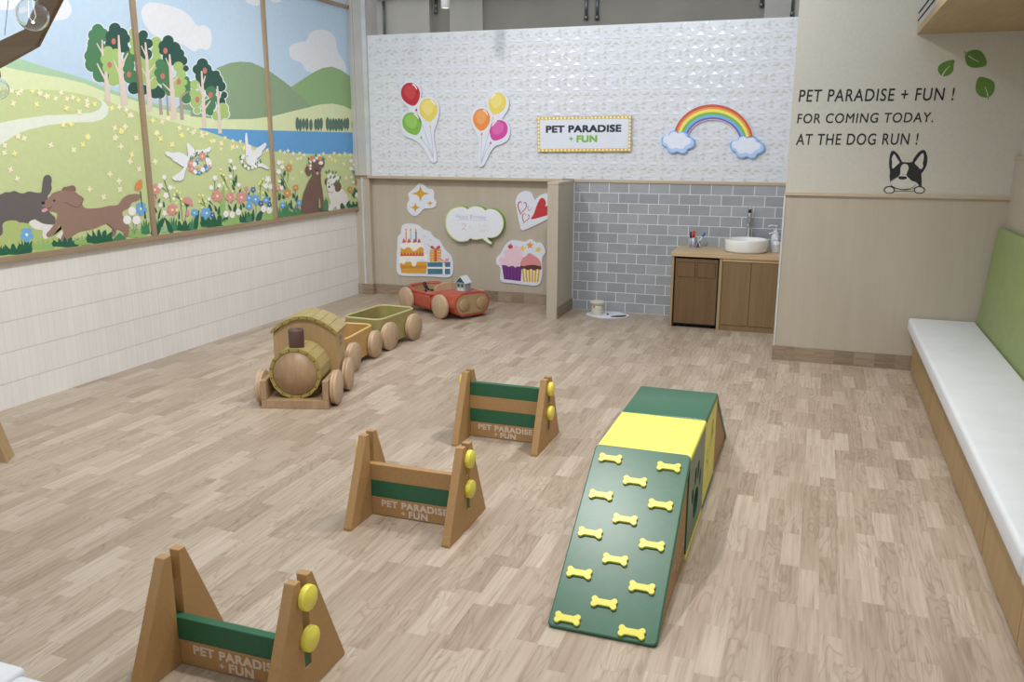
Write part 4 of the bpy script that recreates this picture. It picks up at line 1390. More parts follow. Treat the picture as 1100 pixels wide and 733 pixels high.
KC = crop(525, 195, 6.108)
t = board('heart_sign', 'white heart-shaped sign with a red heart, partly behind the wing wall', 'wall sign', KC([(182, 170), (176, 130), (190, 90), (220, 66), (255, 62), (285, 80), (302, 122), (330, 95), (375, 78), (420, 85), (452, 115), (460, 160), (440, 205), (390, 245), (300, 290), (222, 322), (205, 290), (192, 235)]), YP, th, M_white, smooth=2)


def heart(x, y, w, h, rot=0.0):
    o = []
    for i in range(30):
        a = 2 * pi * i / 30
        px = 16 * sin(a) ** 3 / 16 * w / 2
        py = -(13 * cos(a) - 5 * cos(2 * a) - 2 * cos(3 * a) - cos(4 * a)) / 15 * h / 2
        o.append((x + px * cos(rot) - py * sin(rot), y + px * sin(rot) + py * cos(rot)))
    return o


P = Print(t, YP - th)
P.p(KC(S([(278, 248), (295, 215), (318, 150), (340, 112), (362, 112), (376, 140), (372, 165), (400, 150), (430, 160), (430, 190), (400, 215), (340, 235)], 3)), paint('heart_red', (206, 44, 52)))
P.build('heart')
c_hr = paint('heart_outline', (196, 66, 72))
for x, y, w, h, r in ((217, 170, 62, 96, .18), (268, 177, 30, 36, .2), (240, 240, 50, 70, .3)):
    P = Print(t, YP - th)
    P.p(KC(heart(x, y, w, h, r)), c_hr)
    P.p(KC(heart(x + 1, y - 1, w * .78, h * .80, r)), M_white)
    P.build('heart_outline')

t = board('cupcake_sign', 'white cut-out sign of two cupcakes and three stars', 'wall sign', KC([(130, 395), (165, 385), (205, 392), (240, 395), (275, 378), (305, 400), (345, 405), (365, 440), (372, 470), (352, 500), (350, 545), (352, 600), (340, 660), (310, 685), (250, 680), (150, 668), (95, 662), (75, 640), (78, 600), (72, 560), (50, 540), (52, 500), (80, 470), (100, 430)]), YP, th, M_white)
P = Print(t, YP - th)
c_pur = paint('cupcake_purple', (110, 40, 128))
P.p(KC([(86, 548), (216, 560), (210, 655), (100, 642)]), c_pur)
for x in (105, 128, 150, 172, 195):
    P.p(KC(stroke([(x, 555 + (x - 86) * .09), (x + (150 - x) * .08, 642 + (x - 100) * .1)], 3)), paint('cupcake_purple_line', (138, 72, 150)))
P.p(KC(S([(66, 520), (80, 500), (105, 495), (98, 465), (120, 445), (150, 440), (185, 420), (200, 440), (222, 470), (225, 510), (228, 545), (215, 560), (195, 553), (175, 565), (155, 552), (130, 560), (105, 545), (80, 548)], 3)), paint('icing_pink', (236, 198, 214)))
P.p(KC(circ(142, 428, 17, 14, 14)), paint('cherry', (206, 70, 82)))
P.p(KC(stroke([(143, 418), (146, 402)], 3)), c_bs)
P.build('cupcake', 'purple cupcake with pale pink icing')
P = Print(t, YP - th)
P.p(KC([(212, 568), (344, 575), (326, 662), (232, 658)]), paint('cup_cream', (240, 226, 190)))
for x in (222, 244, 266, 288, 310, 332):
    P.p(KC(stroke([(x, 572), (x + (278 - x) * .2, 660)], 10)), c_gold)
P.p(KC(S([(208, 555), (230, 548), (330, 550), (346, 565), (338, 582), (320, 575), (300, 585), (280, 575), (255, 582), (235, 572), (215, 575)], 3)), paint('chocolate', (98, 52, 50)))
P.p(KC(S([(205, 545), (215, 520), (225, 500), (245, 490), (260, 472), (280, 475), (300, 490), (325, 505), (345, 540), (335, 555), (300, 548), (260, 550), (225, 556)], 3)), paint('icing_rose', (224, 142, 142)))
P.build('cupcake', 'striped cupcake with rose icing')


def star(x, y, r, rot=0):
    return [(x + (r if i % 2 == 0 else r * .42) * sin(rot + pi * i / 5), y - (r if i % 2 == 0 else r * .42) * cos(rot + pi * i / 5)) for i in range(10)]


for x, y, r, c, ro in ((222, 440, 26, (240, 198, 72), .15), (270, 420, 28, (232, 152, 50), 0), (325, 448, 26, (240, 198, 72), .3)):
    P = Print(t, YP - th)
    P.p(KC(star(x, y, r, ro)), paint('star_%d' % x, c))
    P.build('star')

# --- vinyl film on the cream wall (block wall face)
YV = YCOL + 0.003 - 0.0012
KV = crop(840, 0, 3.331)


def vinyl_line(name_label, txt, ll, lr, ul):
    c3 = []
    for q in (ll, lr, ul):
        u, v = KX([q])[0]
        x, z = on_back(u, v, YV)
        c3.append((x, YV, z))
    t = thing('wall_lettering', name_label, 'lettering', c3[0], 0, 'greeting on the cream wall')
    o = Vector(c3[0])
    letter_parts(t, txt, M_ink, [Vector(c) - o for c in c3], 0.008, 0.16, 1.12, 'word')


KX = crop(850, 80, 5.789)
vinyl_line('top line of black wall lettering, PET PARADISE + FUN !', 'PET PARADISE + FUN !', (45, 172), (1015, 162), (45, 95))
vinyl_line('middle line of black wall lettering, FOR COMING TODAY.', 'FOR COMING TODAY.', (35, 305), (882, 298), (35, 245))
vinyl_line('bottom line of black wall lettering, AT THE DOG RUN !', 'AT THE DOG RUN !', (28, 440), (790, 438), (28, 370))

KD = crop(940, 155, 12.215)
A2 = Art('y', YV)
c_clr = paint('wall_tone_film', (206, 202, 192))
ol = S([(205, 520), (190, 430), (195, 360), (185, 290), (188, 180), (210, 100), (240, 85), (280, 110), (320, 160), (350, 225), (375, 235), (480, 235), (500, 200), (540, 140), (590, 90), (640, 75), (672, 110), (688, 200), (670, 290), (630, 360), (608, 390), (612, 470), (608, 550), (585, 560), (400, 605), (230, 570)], 3)
A2.p(KD(ol), M_ink)
A2.p(KD(S([(250, 130), (275, 160), (300, 205), (322, 240), (280, 280), (240, 318), (222, 300), (225, 240), (218, 190), (235, 150)], 3)), c_clr)
A2.p(KD(S([(625, 118), (640, 150), (635, 210), (625, 250), (632, 290), (600, 330), (560, 290), (520, 250), (545, 210), (585, 155)], 3)), c_clr)
A2.p(KD(S([(400, 258), (430, 275), (440, 320), (420, 370), (412, 410), (450, 450), (480, 480), (540, 500), (575, 545), (540, 560), (480, 585), (400, 592), (320, 588), (250, 560), (210, 530), (210, 490), (240, 460), (290, 430), (330, 395), (332, 330), (345, 285), (370, 262)], 3)), c_clr)
A2.p(KD(stroke([(330, 420), (300, 425), (260, 455), (225, 480)], 6)), M_ink)
A2.p(KD(S([(305, 440), (320, 425), (360, 420), (405, 425), (420, 440), (405, 458), (360, 464), (320, 458)], 3)), M_ink)
A2.p(KD(stroke([(215, 555), (270, 575), (340, 592), (420, 590), (490, 570), (540, 530)], 7)), M_ink)
A2.p(KD(stroke([(355, 400), (385, 402)], 5)), M_ink)
A2.p(KD(stroke([(245, 615), (520, 618)], 7)), M_ink)
for cx in (187, 582):
    A2.p(KD(circ(cx, 600, 74, 52, 24)), M_ink)
    A2.p(KD(circ(cx, 602, 58, 38, 24)), c_clr)
    A2.p(KD(stroke([(cx - 12, 628), (cx - 12, 640)], 5)), M_ink)
    A2.p(KD(stroke([(cx + 14, 628), (cx + 14, 640)], 5)), M_ink)
o = A2.build('dog_decal')
tag(o, 'black and white peeking bulldog face decal above the wood rail', 'decal')

for lab, pts, vein in (
        ('left one of three green leaf decals, smallest', [(558, 252), (562, 235), (580, 222), (600, 216), (617, 215), (614, 235), (612, 255), (595, 270), (572, 272)], [(573, 271), (585, 252), (600, 236)]),
        ('top one of three green leaf decals, with stem at upper left', [(655, 200), (665, 185), (690, 178), (712, 183), (728, 205), (733, 230), (715, 240), (680, 242), (660, 228)], [(652, 184), (668, 200), (685, 212), (705, 222)]),
        ('lower right one of three green leaf decals, stem down', [(705, 276), (735, 280), (757, 292), (762, 312), (755, 335), (738, 348), (712, 346), (695, 328), (694, 300)], [(738, 357), (735, 335), (727, 310)])):
    a = Art('y', YV)
    a.p(KV(S(pts, 3)), M_leafg)
    a.p(KV(stroke(vein, 5, 2)), c_clr if 'left one' in lab or True else M_leafg)
    if 'top' in lab:
        a.p(KV(stroke(vein[:2], 4)), M_leafg)
    if 'lower' in lab:
        a.p(KV(stroke([(738, 357), (737, 344)], 4)), M_leafg)
    o = a.build('leaf_decal')
    tag(o, lab, 'decal', 'green leaf decals')

# ------------------------------------------------------------------ hurdles
def hurdle(y, z_bars, label, x0=-2.05, x1=-1.488, dz=0):
    t = thing('dog_hurdle', label, 'hurdle', ((x0 + x1) / 2, y, 0), 0, 'wooden jumping hurdles')
    hw = (x1 - x0) / 2
    TH, sl = 0.042, 0.019
    H, hb, ht = 0.43, 0.232, 0.052
    for sx in (-1, 1):
        xo = sx * hw
        xi = sx * (hw - TH)
        a, b = min(xo, xi), max(xo, xi)
        # one panel with an open slot from the top down to the fixed board
        poly = [(-hb, 0), (hb, 0), (hb, 0.012), (ht, H), (sl, H), (sl, 0.10), (-sl, 0.10), (-sl, H), (-ht, H), (-hb, 0.012)]
        mb = MB()
        mb.prism(poly, 0, a, b, M_mdf, 0.0018, 1)
        mb.build('end_panel', t)
    # fixed lower board with lettering
    g = 0.0005
    MB().box(-hw + TH + g, hw - TH - g, -sl + .001, sl - .001, 0.003, 0.099, M_mdf, 0.0015, 1).build('lower_board', t)
    yf = -sl + .001 - 0.0007
    letter_parts(t, 'PET PARADISE', M_print, ((-0.185, yf, 0.0515), (0.18, yf, 0.0515), (-0.185, yf, 0.089)), 0.042, 0, 1.1)
    letter_parts(t, '+', M_print, ((-0.075, yf, 0.019), (-0.054, yf, 0.019), (-0.075, yf, 0.040)), 0.03)
    letter_parts(t, 'FUN', M_print, ((-0.035, yf, 0.009), (0.07, yf, 0.009), (-0.035, yf, 0.0465)), 0.042, 0, 1.1)
    for i, (k, c) in enumerate(z_bars):
        z0 = 0.1005 + 0.0865 * k
        o = MB().box(-hw + .004, hw - .004, -sl + .0015, sl - .0015, z0, z0 + 0.086, c, 0.002, 1).build('cross_bar', t)
        o['label'] = 'green bar' if c is M_green else 'brown bar'
    for sx in (-1, 1):
        for z in (0.36, 0.207):
            mb = MB()
            mb.lathe([(0, 0), (0.043, 0), (0.0445, 0.002), (0.0445, 0.02), (0.042, 0.0235), (0, 0.0235)], M_yel, 32, axisT((sx * (hw + 0.0005), 0, z), (sx, 0, 0)))
            mb.build('knob', t)
    return t


hurdle(4.817, [(0, M_green), (1, M_mdf), (2, M_green)], 'farthest wooden hurdle, three stacked bars with green bar on top', -2.029, -1.468)
hurdle(3.556, [(0, M_green), (1, M_mdf)], 'middle wooden hurdle, brown bar on top of a green bar')
hurdle(2.195, [(0, M_green)], 'nearest wooden hurdle, with a single green bar', -2.085, -1.515)

# ------------------------------------------------------------------ agility ramp
X0, X1 = -0.866, -0.436
Y0, Y1, Y2, Y3, Y4 = 2.84, 3.575, 4.125, 4.625, 5.376
RH = 0.495
t = thing('agility_ramp', 'green and yellow dog agility ramp with bone-shaped treads', 'ramp', (X0, Y0, 0))
W = X1 - X0


def rl(mb, name, label=None):
    o = mb.build(name, t)
    if label:
        o['label'] = label
    return o


# front wedge (brown sides) and its green tread board
TB = 0.03
mb = MB().prism([(0.05, 0.002), (Y1 - Y0 - 0.006, 0.002), (Y1 - Y0 - 0.006, RH - TB - 0.01)], 0, 0.008, W - 0.008, M_mdf, 0.002, 1)
rl(mb, 'front_wedge')
Lr = sqrt((Y1 - Y0) ** 2 + RH ** 2)
ang = atan2(RH, Y1 - Y0)
T = Matrix.Translation((0, 0, 0)) @ Matrix.Rotation(ang, 4, 'X')
mb = MB()
# board: rounded corners in plan
rc = 0.022
pl = []
for cx, cy, a0 in ((W - rc, rc, -90), (W - rc, Lr - rc, 0), (rc, Lr - rc, 90), (rc, rc, 180)):
    for i in range(5):
        a = radians(a0 + 90 * i / 4)
        pl.append((cx + rc * cos(a), cy + rc * sin(a)))
mb.prism(pl, 2, -TB, 0.0, M_green_soft, 0.006, 2, T=Matrix.Translation((0, 0.006, 0.012)) @ T)
front = rl(mb, 'tread_board', 'dark green sloping tread board')


def bone(w=0.104, h=0.047):
    r = h * .27
    a, sh, L2 = h / 2 - r, h * .29, w / 2 - r
    half = [(L2 - r * .9, -sh)]
    half += [(L2 + r * cos(radians(q)), -a + r * sin(radians(q))) for q in range(190, 411, 22)]
    half += [(L2 + r * cos(radians(q)), a + r * sin(radians(q))) for q in range(-50, 171, 22)]
    half += [(L2 - r * .9, sh)]
    return half + [(-x, -y) for x, y in half]


KRamp = crop(570, 400, 2.3646)
Ti = T.inverted()
bones_px = [(203, 221), (351, 243), (265, 279), (179, 314), (330, 339), (240, 376), (152, 410), (308, 441), (215, 478), (124, 512), (283, 549), (187, 588), (94, 628), (257, 663)]
for q in bones_px:
    u, v = KRamp([q])[0]
    r = ray(u, v)
    # meet the sloping board plane
    n = Vector((0, -sin(ang), cos(ang)))
    p0 = Vector((X0, Y0 + .006, 0.012))
    k = (p0 - EYE).dot(n) / r.dot(n)
    P0 = EYE + r * k - p0
    loc = Ti @ P0
    mb = MB().prism([(loc.x + p[0], loc.y + p[1]) for p in bone()], 2, -0.0005, 0.011, M_yel, 0.0022, 2, T=Matrix.Translation((0, 0.006, 0.012)) @ T)
    o = mb.build('bone_tread', front)

# two hollow tunnel boxes with cut-out sides
def side_panel_with_holes(y0, y1, z0, z1, holes, mat_, x, thk):
    """side board in the YZ plane with polygon holes cut through"""
    mb = MB()
    outer = [(y0, z0), (y1, z0), (y1, z1), (y0, z1)]
    rings = [outer] + holes
    polys = [[Vector((p[0], p[1], 0)) for p in r_] for r_ in rings]
    flat = [p for r_ in rings for p in r_]
    tris = tessellate_polygon(polys)
    for xx, s_ in ((x, 1), (x - thk, -1)):
        vs = [(xx, p[0], p[1]) for p in flat]
        fs = []
        for tr in tris:
            a, b, c = [Vector(vs[i]) for i in tr]
            fs.append(list(tr) if (b - a).cross(c - a).x * s_ > 0 else list(tr)[::-1])
        mb.add(vs, fs, mat_)
    for r_ in rings:
        n = len(r_)
        vs = [(x, p[0], p[1]) for p in r_] + [(x - thk, p[0], p[1]) for p in r_]
        mb.add(vs, [[i, (i + 1) % n, n + (i + 1) % n, n + i] for i in range(n)], mat_)
    return mb


def ell(y, z, ry, rz, rot=0, n=16):
    return [(y + ry * cos(2 * pi * i / n) * cos(rot) - rz * sin(2 * pi * i / n) * sin(rot), z + ry * cos(2 * pi * i / n) * sin(rot) + rz * sin(2 * pi * i / n) * cos(rot)) for i in range(n)]


ya, yb, yc = Y1 - Y0 + .003, Y2 - Y0, Y3 - Y0 - .003
cy = (ya + yb) / 2
paw = [ell(cy, 0.17, 0.09, 0.075), ell(cy - 0.125, 0.25, 0.03, 0.044, .35), ell(cy - 0.045, 0.32, 0.033, 0.048, .1), ell(cy + 0.048, 0.32, 0.033, 0.048, -.1), ell(cy + 0.127, 0.25, 0.03, 0.044, -.35)]
cy2 = (yb + yc) / 2
bn = [(cy2 + p[0] * cos(.5) - p[1] * sin(.5), 0.28 + p[0] * sin(.5) + p[1] * cos(.5)) for p in bone(0.30, 0.15)]
TT = 0.03
o = rl(side_panel_with_holes(ya, yb - .002, 0.03, RH - TT, paw, M_green_soft, W - .002, 0.02), 'side_panel', 'dark green side panel with paw-print cut-out')
o = rl(side_panel_with_holes(ya, yb - .002, 0.03, RH - TT, [], M_green_soft, 0.022, 0.02), 'side_panel', 'dark green side panel')
rl(MB().box(0.0, W, ya, yb - .002, 0.0, 0.029, M_yel_soft, 0.003, 1), 'base_board', 'yellow base board')
rl(side_panel_with_holes(yb + .002, yc, 0.03, RH - TT, [bn], M_yel_soft, W - .002, 0.02), 'side_panel', 'yellow side panel with bone cut-out')
rl(side_panel_with_holes(yb + .002, yc, 0.03, RH - TT, [], M_yel_soft, 0.022, 0.02), 'side_panel', 'yellow side panel')
rl(MB().box(0.0, W, yb + .002, yc, 0.0, 0.029, M_green_soft, 0.003, 1), 'base_board', 'green base board')
rl(MB().box(0, W, ya - .004, yb - .001, RH - TT + .0005, RH, M_yel_soft, 0.009, 3), 'top_board', 'yellow top board')
rl(MB().box(0, W, yb + .001, yc + .004, RH - TT + .0005, RH, M_green_soft, 0.009, 3), 'top_board', 'green top board')
# rear wedge with its board
D = Y4 - Y3
mb = MB().prism([(Y3 - Y0 + .004, 0.002), (Y4 - Y0 - .05, 0.002), (Y3 - Y0 + .004, RH - TB - .01)], 0, 0.008, W - .008, M_mdf, 0.002, 1)
rl(mb, 'rear_wedge')
L2 = sqrt(D ** 2 + RH ** 2)
a2 = atan2(RH, D)
mb = MB()
mb.box(0, W, -L2, 0, -TB + .003, 0.0, M_green_soft, 0.008, 2, T=Matrix.Translation((0, Y3 - Y0 + .006, RH - .006)) @ Matrix.Rotation(pi - a2, 4, 'X') @ Matrix.Scale(-1, 4, Vector((0, 0, 1))))
rl(mb, 'rear_tread_board')
# pale print on the front wedge's flank
xf = W - 0.008 + 0.0006
letter_parts(t, 'PET PARADISE', M_print, ((xf, 0.42, 0.10), (xf, 0.70, 0.10), (xf, 0.42, 0.135)), 0.02)
letter_parts(t, '+ FUN', M_print, ((xf, 0.50, 0.055), (xf, 0.62, 0.055), (xf, 0.50, 0.09)), 0.02)

# ------------------------------------------------------------------ toy train
def disc_wheel(mb, x, y, r, side, thk=0.05, m=None):
    """turned wheel, flat face outward (side = +1/-1 along x), two stacked discs"""
    m = m or M_beech_lt
    p = [(0, 0), (r * .90, 0), (r * .96, .004), (r * .96, thk * .40), (r * .93, thk * .46), (r * .97, thk * .5), (r, thk * .58), (r, thk * .86), (r * .965, thk), (0, thk)]
    mb.lathe(p, m, 40, axisT((x, y, r), (side, 0, 0)))


def loco():
    t = thing('toy_locomotive', 'wooden toy locomotive with olive barrel boiler and dark chimney', 'toy train engine', (-3.365, 4.895, 0), radians(17.4), 'wooden toy train')
    MB().box(-.24, .24, 0.0, .085, .0, .065, M_beech, 0.004, 2).box(-.205, .205, .085, .60, .03, .06, M_cabw).build('chassis', t)
    for s in (-1, 1):
        MB().box(min(s * .24, s * .20), max(s * .24, s * .20), .0, .33, .0655, .205, M_beech, 0.004, 2).build('side_rail', t)
    r, zc = 0.183, 0.245
    n = 16
    P = [(r * cos(2 * pi * (i + .5) / n), zc + r * sin(2 * pi * (i + .5) / n)) for i in range(n)]
    mb = MB()
    for i in range(n):     # barrel staves
        a, b = P[i], P[(i + 1) % n]
        a2, b2 = [(p[0] * .88, zc + (p[1] - zc) * .88) for p in (a, b)]
        g = .012
        A_ = (a[0] + (b[0] - a[0]) * g, a[1] + (b[1] - a[1]) * g)
        B_ = (b[0] + (a[0] - b[0]) * g, b[1] + (a[1] - b[1]) * g)
        mb.prism([A_, B_, b2, a2], 1, .065, .33, M_olive, .001, 1)
    mb.build('boiler', t)
    ring = MB()
    ri = .163
    vs = [(p[0] * 1.015, .042, zc + (p[1] - zc) * 1.015) for p in P] + [(ri * cos(2 * pi * (i + .5) / n), .042, zc + ri * sin(2 * pi * (i + .5) / n)) for i in range(n)]
    vs += [(v[0], .0648, v[2]) for v in vs]
    fs = []
    for i in range(n):
        j = (i + 1) % n
        fs += [[i, n + i, n + j, j][::-1], [2 * n + i, 3 * n + i, 3 * n + j, 2 * n + j], [i, j, 2 * n + j, 2 * n + i], [n + i, 3 * n + i, 3 * n + j, n + j]]
    ring.add(vs, fs, M_olive_d)
    rg = ring.build('boiler_ring', t)
    mb = MB()
    for i in range(n):
        a = 2 * pi * (i + .5) / n
        mb.lathe([(0.0045, 0), (0.0045, .003), (0, .004)], M_dark, 8, axisT((.172 * cos(a), .042, zc + .172 * sin(a)), (0, -1, 0)))
    mb.build('rivets', rg)
    MB().lathe([(0, .0), (.156, 0), (.1585, .003), (.1585, .02), (0, .02)], M_beech, 48, axisT((0, .066, zc), (0, -1, 0))).lathe([(.1628, .0), (.1628, .012), (.1586, .012)], M_dark, 48, axisT((0, .066, zc), (0, -1, 0))).build('boiler_door', t)
    MB().lathe([(.051, 0), (.053, .006), (.055, .125), (.052, .133), (.045, .133), (.043, .12), (0, .12)], M_chim, 24, Matrix.Translation((0, .125, zc + r - .012))).build('chimney', t)
    # cab

    def archpts(hw_, zs, zt, n_=9):
        o = []
        for i in range(n_):
            u = -1 + 2 * i / (n_ - 1)
            o.append((u * hw_, zs + (zt - zs) * (1 - u * u) if abs(u) < 1 else zs))
        return o
    cw = .235
    arch = archpts(cw - .002, .466, .581)
    mb = MB()
    mb.prism([(-cw, .061), (cw, .061)] + arch[::-1], 1, .332, .352, M_cabw)
    mb.build('cab_wall', t)['label'] = 'arched front wall of the cab'
    for s in (-1, 1):
        MB().box(min(s * cw, s * (cw - .02)), max(s * cw, s * (cw - .02)), .3525, .585, .061, .474, M_cabw, .002, 1).build('cab_wall', t)
    MB().box(-cw + .02, cw - .02, .565, .585, .061, .26, M_cabw).build('cab_wall', t)
    mb = MB()
    up = archpts(.25, .488, .606)
    lo = archpts(.238, .470, .585)
    for i in range(8):
        a, b = up[i], up[i + 1]
        c, d = lo[i + 1], lo[i]
        e = .02
        A_ = (a[0] + (b[0] - a[0]) * e, a[1] + (b[1] - a[1]) * e)
        B_ = (b[0] + (a[0] - b[0]) * e, b[1] + (a[1] - b[1]) * e)
        mb.prism([A_, B_, c, d], 1, .318, .615, M_olive, .001, 1)
    rf = mb.build('cab_roof', t)
    mb = MB()
    fr_ = up + lo[::-1]
    mb.prism(fr_, 1, .308, .3175, M_olive_d)
    for i in range(8):
        x = (up[i][0] + up[i + 1][0] + lo[i][0] + lo[i + 1][0]) / 4
        z = (up[i][1] + up[i + 1][1] + lo[i][1] + lo[i + 1][1]) / 4
        mb.lathe([(0.0045, 0), (0.0045, .003), (0, .004)], M_dark, 8, axisT((x, .308, z), (0, -1, 0)))
    mb.build('roof_trim', rf)
    # grey print on the cab side
    mb = MB()
    rr = random.Random(8)
    mp = mat('grey_print', (112, 100, 84), .6, vary=.03)
    for y, z, w_, h_ in ((.40, .40, .012, .035), (.425, .405, .01, .03), (.45, .40, .014, .032), (.475, .402, .01, .034), (.41, .36, .011, .024), (.44, .362, .012, .022), (.47, .36, .01, .024)):
        mb.add([(cw + .0008, y, z), (cw + .0008, y + w_, z), (cw + .0008, y + w_ * 1.2, z + h_), (cw + .0008, y + w_ * .2, z + h_)], [[0, 1, 2, 3]], mp)
    mb.build('side_print', t)
    for s in (-1, 1):
        for y in (.135, .50):
            w = MB()
            disc_wheel(w, s * .2425, y, .125, s, .047)
            w.build('wheel', t)
    return t


loco()


def rrect(hw_, hl, r, n=6):
    o = []
    for cx, cy, a0 in ((hw_ - r, -hl + r, -90), (hw_ - r, hl - r, 0), (-hw_ + r, hl - r, 90), (-hw_ + r, -hl + r, 180)):
        for i in range(n + 1):
            a = radians(a0 + 90 * i / n)
            o.append((cx + r * cos(a), cy + r * sin(a)))
    return o


def tub(t, hw_, hl, z0, z1, r, m, ml, wt=.016):
    """open wagon body: outer and inner rounded walls, floor and rim"""
    mb = MB()
    O, I = rrect(hw_, hl, r), rrect(hw_ - wt, hl - wt, r - wt * .8)
    n = len(O)
    vs = [(p[0], p[1], z0) for p in O] + [(p[0], p[1], z1) for p in O] + [(p[0], p[1], z0 + .02) for p in I] + [(p[0], p[1], z1) for p in I]
    fs = []
    for i in range(n):
        j = (i + 1) % n
        fs += [[i, j, n + j, n + i], [2 * n + j, 2 * n + i, 3 * n + i, 3 * n + j], [n + i, n + j, 3 * n + j, 3 * n + i]]
    mb.add(vs, fs, m, False)
    mb.add([(p[0], p[1], z0) for p in O], [list(range(n))[::-1]], m)
    mb.add([(p[0], p[1], z0 + .02) for p in I], [list(range(n))], m)
    mb.build('tub', t)
    mb = MB()
    pts = [((a[0] + b[0]) / 2, (a[1] + b[1]) / 2, z1 + .002) for a, b in zip(O, I)]
    mb.tube(pts, wt * .62, ml, 8, closed=True)
    mb.build('rim', t)


def wagon(loc, rz, hw_, hl, z1, m, ml, label, wy, rr_=.125):
    t = thing('toy_wagon', label, 'toy train wagon', (loc[0], loc[1], 0), rz, 'wooden toy train')
    tub(t, hw_, hl, .05, z1, .085, m, ml)
    for s in (-1, 1):
        for y in (-wy, wy):
            w = MB()
            disc_wheel(w, s * (hw_ + .003), y, rr_, s, .05)
            w.build('wheel', t)
    MB().box(-.03, .03, -hl - .05, -hl - .001, .09, .115, M_beech, .003, 1).build('coupling', t)
    return t


wagon((-3.735, 6.13), radians(6.5), .195, .31, .275, M_must, M_must_l, 'mustard open toy wagon directly behind the locomotive', .235, .122)
wagon((-3.765, 6.92), radians(-4.5), .20, .325, .285, M_olive_w, M_olive_l, 'olive green open toy wagon at the end of the train', .215, .128)

# ------------------------------------------------------------------ red toy car
t = thing('toy_car', 'red wooden toy roadster with pale wooden wheels', 'toy car', (-3.85, 8.50, 0), radians(-29))
# local: +x forward, y across. half width .215
hw_, xr, xf_ = .24, -.42, .54


def oct_prof(h0, h1, w):
    c = (h1 - h0) * .42
    return [(-w + c, h0), (w - c, h0), (w - c * .35, h0 + c * .35), (w, h0 + c), (w, h1 - c), (w - c * .35, h1 - c * .35), (w - c, h1), (-w + c, h1), (-w + c * .35, h1 - c * .35), (-w, h1 - c), (-w, h0 + c), (-w + c * .35, h0 + c * .35)]


mb = MB()
# hood: loft of faceted section
secs = [(.10, .055, .245, hw_), (.20, .05, .27, hw_ + .003), (.36, .04, .285, hw_ + .004), (xf_, .035, .285, hw_)]
rings = []
for x, a, b, w in secs:
    pr_ = oct_prof(a, b, w)
    rings.append([(x, p[0], p[1]) for p in pr_])
vs = [p for r_ in rings for p in r_]
n = 12
fs = []
for k in range(len(rings) - 1):
    for i in range(n):
        j = (i + 1) % n
        fs.append([k * n + i, (k + 1) * n + i, (k + 1) * n + j, k * n + j])
fs.append(list(range(n)))
fs.append([3 * n + i for i in range(n)][::-1])
mb.add(vs, fs, M_red)
mb.build('hood', t)
# cockpit tub
mb = MB()
O = [(.11, -hw_), (.11, hw_), (-.22, hw_), (-.33, hw_ - .02), (-.40, hw_ - .08), (-.425, hw_ - .16), (-.425, -hw_ + .16), (-.40, -hw_ + .08), (-.33, -hw_ + .02), (-.22, -hw_)]
I = [(.109, -hw_ + .03), (.109, hw_ - .03), (-.21, hw_ - .03), (-.31, hw_ - .048), (-.365, hw_ - .095), (-.385, hw_ - .165), (-.385, -hw_ + .165), (-.365, -hw_ + .095), (-.31, -hw_ + .048), (-.21, -hw_ + .03)]
n = len(O)
lv = [(.055, .90), (.085, .985), (.12, 1.0), (.19, 1.0), (.225, .975)]
vs = []
for z, s in lv:
    vs += [(p[0] * (s if p[0] < 0 else 1), p[1] * s, z + (.02 if p[0] < -.3 and z > .2 else 0)) for p in O]
vs += [(p[0], p[1], .228 + (.02 if p[0] < -.3 else 0)) for p in I]
vi = len(vs)
fs = []
for k in range(len(lv)):
    for i in range(n):
        j = (i + 1) % n
        fs.append([k * n + j, k * n + i, (k + 1) * n + i, (k + 1) * n + j])
fs.append(list(range(n)))
mb.add(vs, fs, M_red)
mb.build('body_shell', t)
mb = MB()
vs = [(p[0], p[1], .226 + (.02 if p[0] < -.3 else 0)) for p in I] + [(p[0] * .97, p[1] * .97, .09) for p in I]
fs = [[i, (i + 1) % n, n + (i + 1) % n, n + i] for i in range(n)] + [[n + i for i in range(n)][::-1]]
mb.add(vs, fs, M_carw)
mb.build('cockpit_lining', t)
mb = MB()
mb.tube([((a[0] + b[0]) / 2, (a[1] + b[1]) / 2, .230 + (.022 if a[0] < -.3 else 0)) for a, b in zip(O, I)], .022, M_red, 8, closed=True)
mb.build('cockpit_rim', t)
# bench, dashboard arch, steering wheel
MB().box(-.20, -.06, -.16, .16, .0905, .15, M_carw, .006, 2).build('seat', t)
arch = [(-.13, .225), (.13, .225), (.13, .262), (.118, .288), (.09, .308), (.05, .318), (0, .322), (-.05, .318), (-.09, .308), (-.118, .288), (-.13, .262)]
arch = [(p[0] * 1.3, p[1] + .012) for p in arch]
MB().prism(arch, 0, .085, .103, M_beech_lt, .003, 2).build('dashboard', t)
mb = MB()
T_ = Matrix.Translation((.03, 0.03, .265)) @ Matrix.Rotation(radians(-62), 4, 'Y')
mb.tube([(.06 * cos(2 * pi * i / 24), .06 * sin(2 * pi * i / 24), 0) for i in range(24)], .009, M_beech_lt, 8, T_, closed=True)
mb.tube([(-.055, 0, 0), (.055, 0, 0)], .007, M_beech_lt, 8, T_)
mb.tube([(0, 0, 0), (0, 0, -.05), (0, 0, -.07)], .009, M_beech_lt, 8, T_)
mb.build('steering_wheel', t)
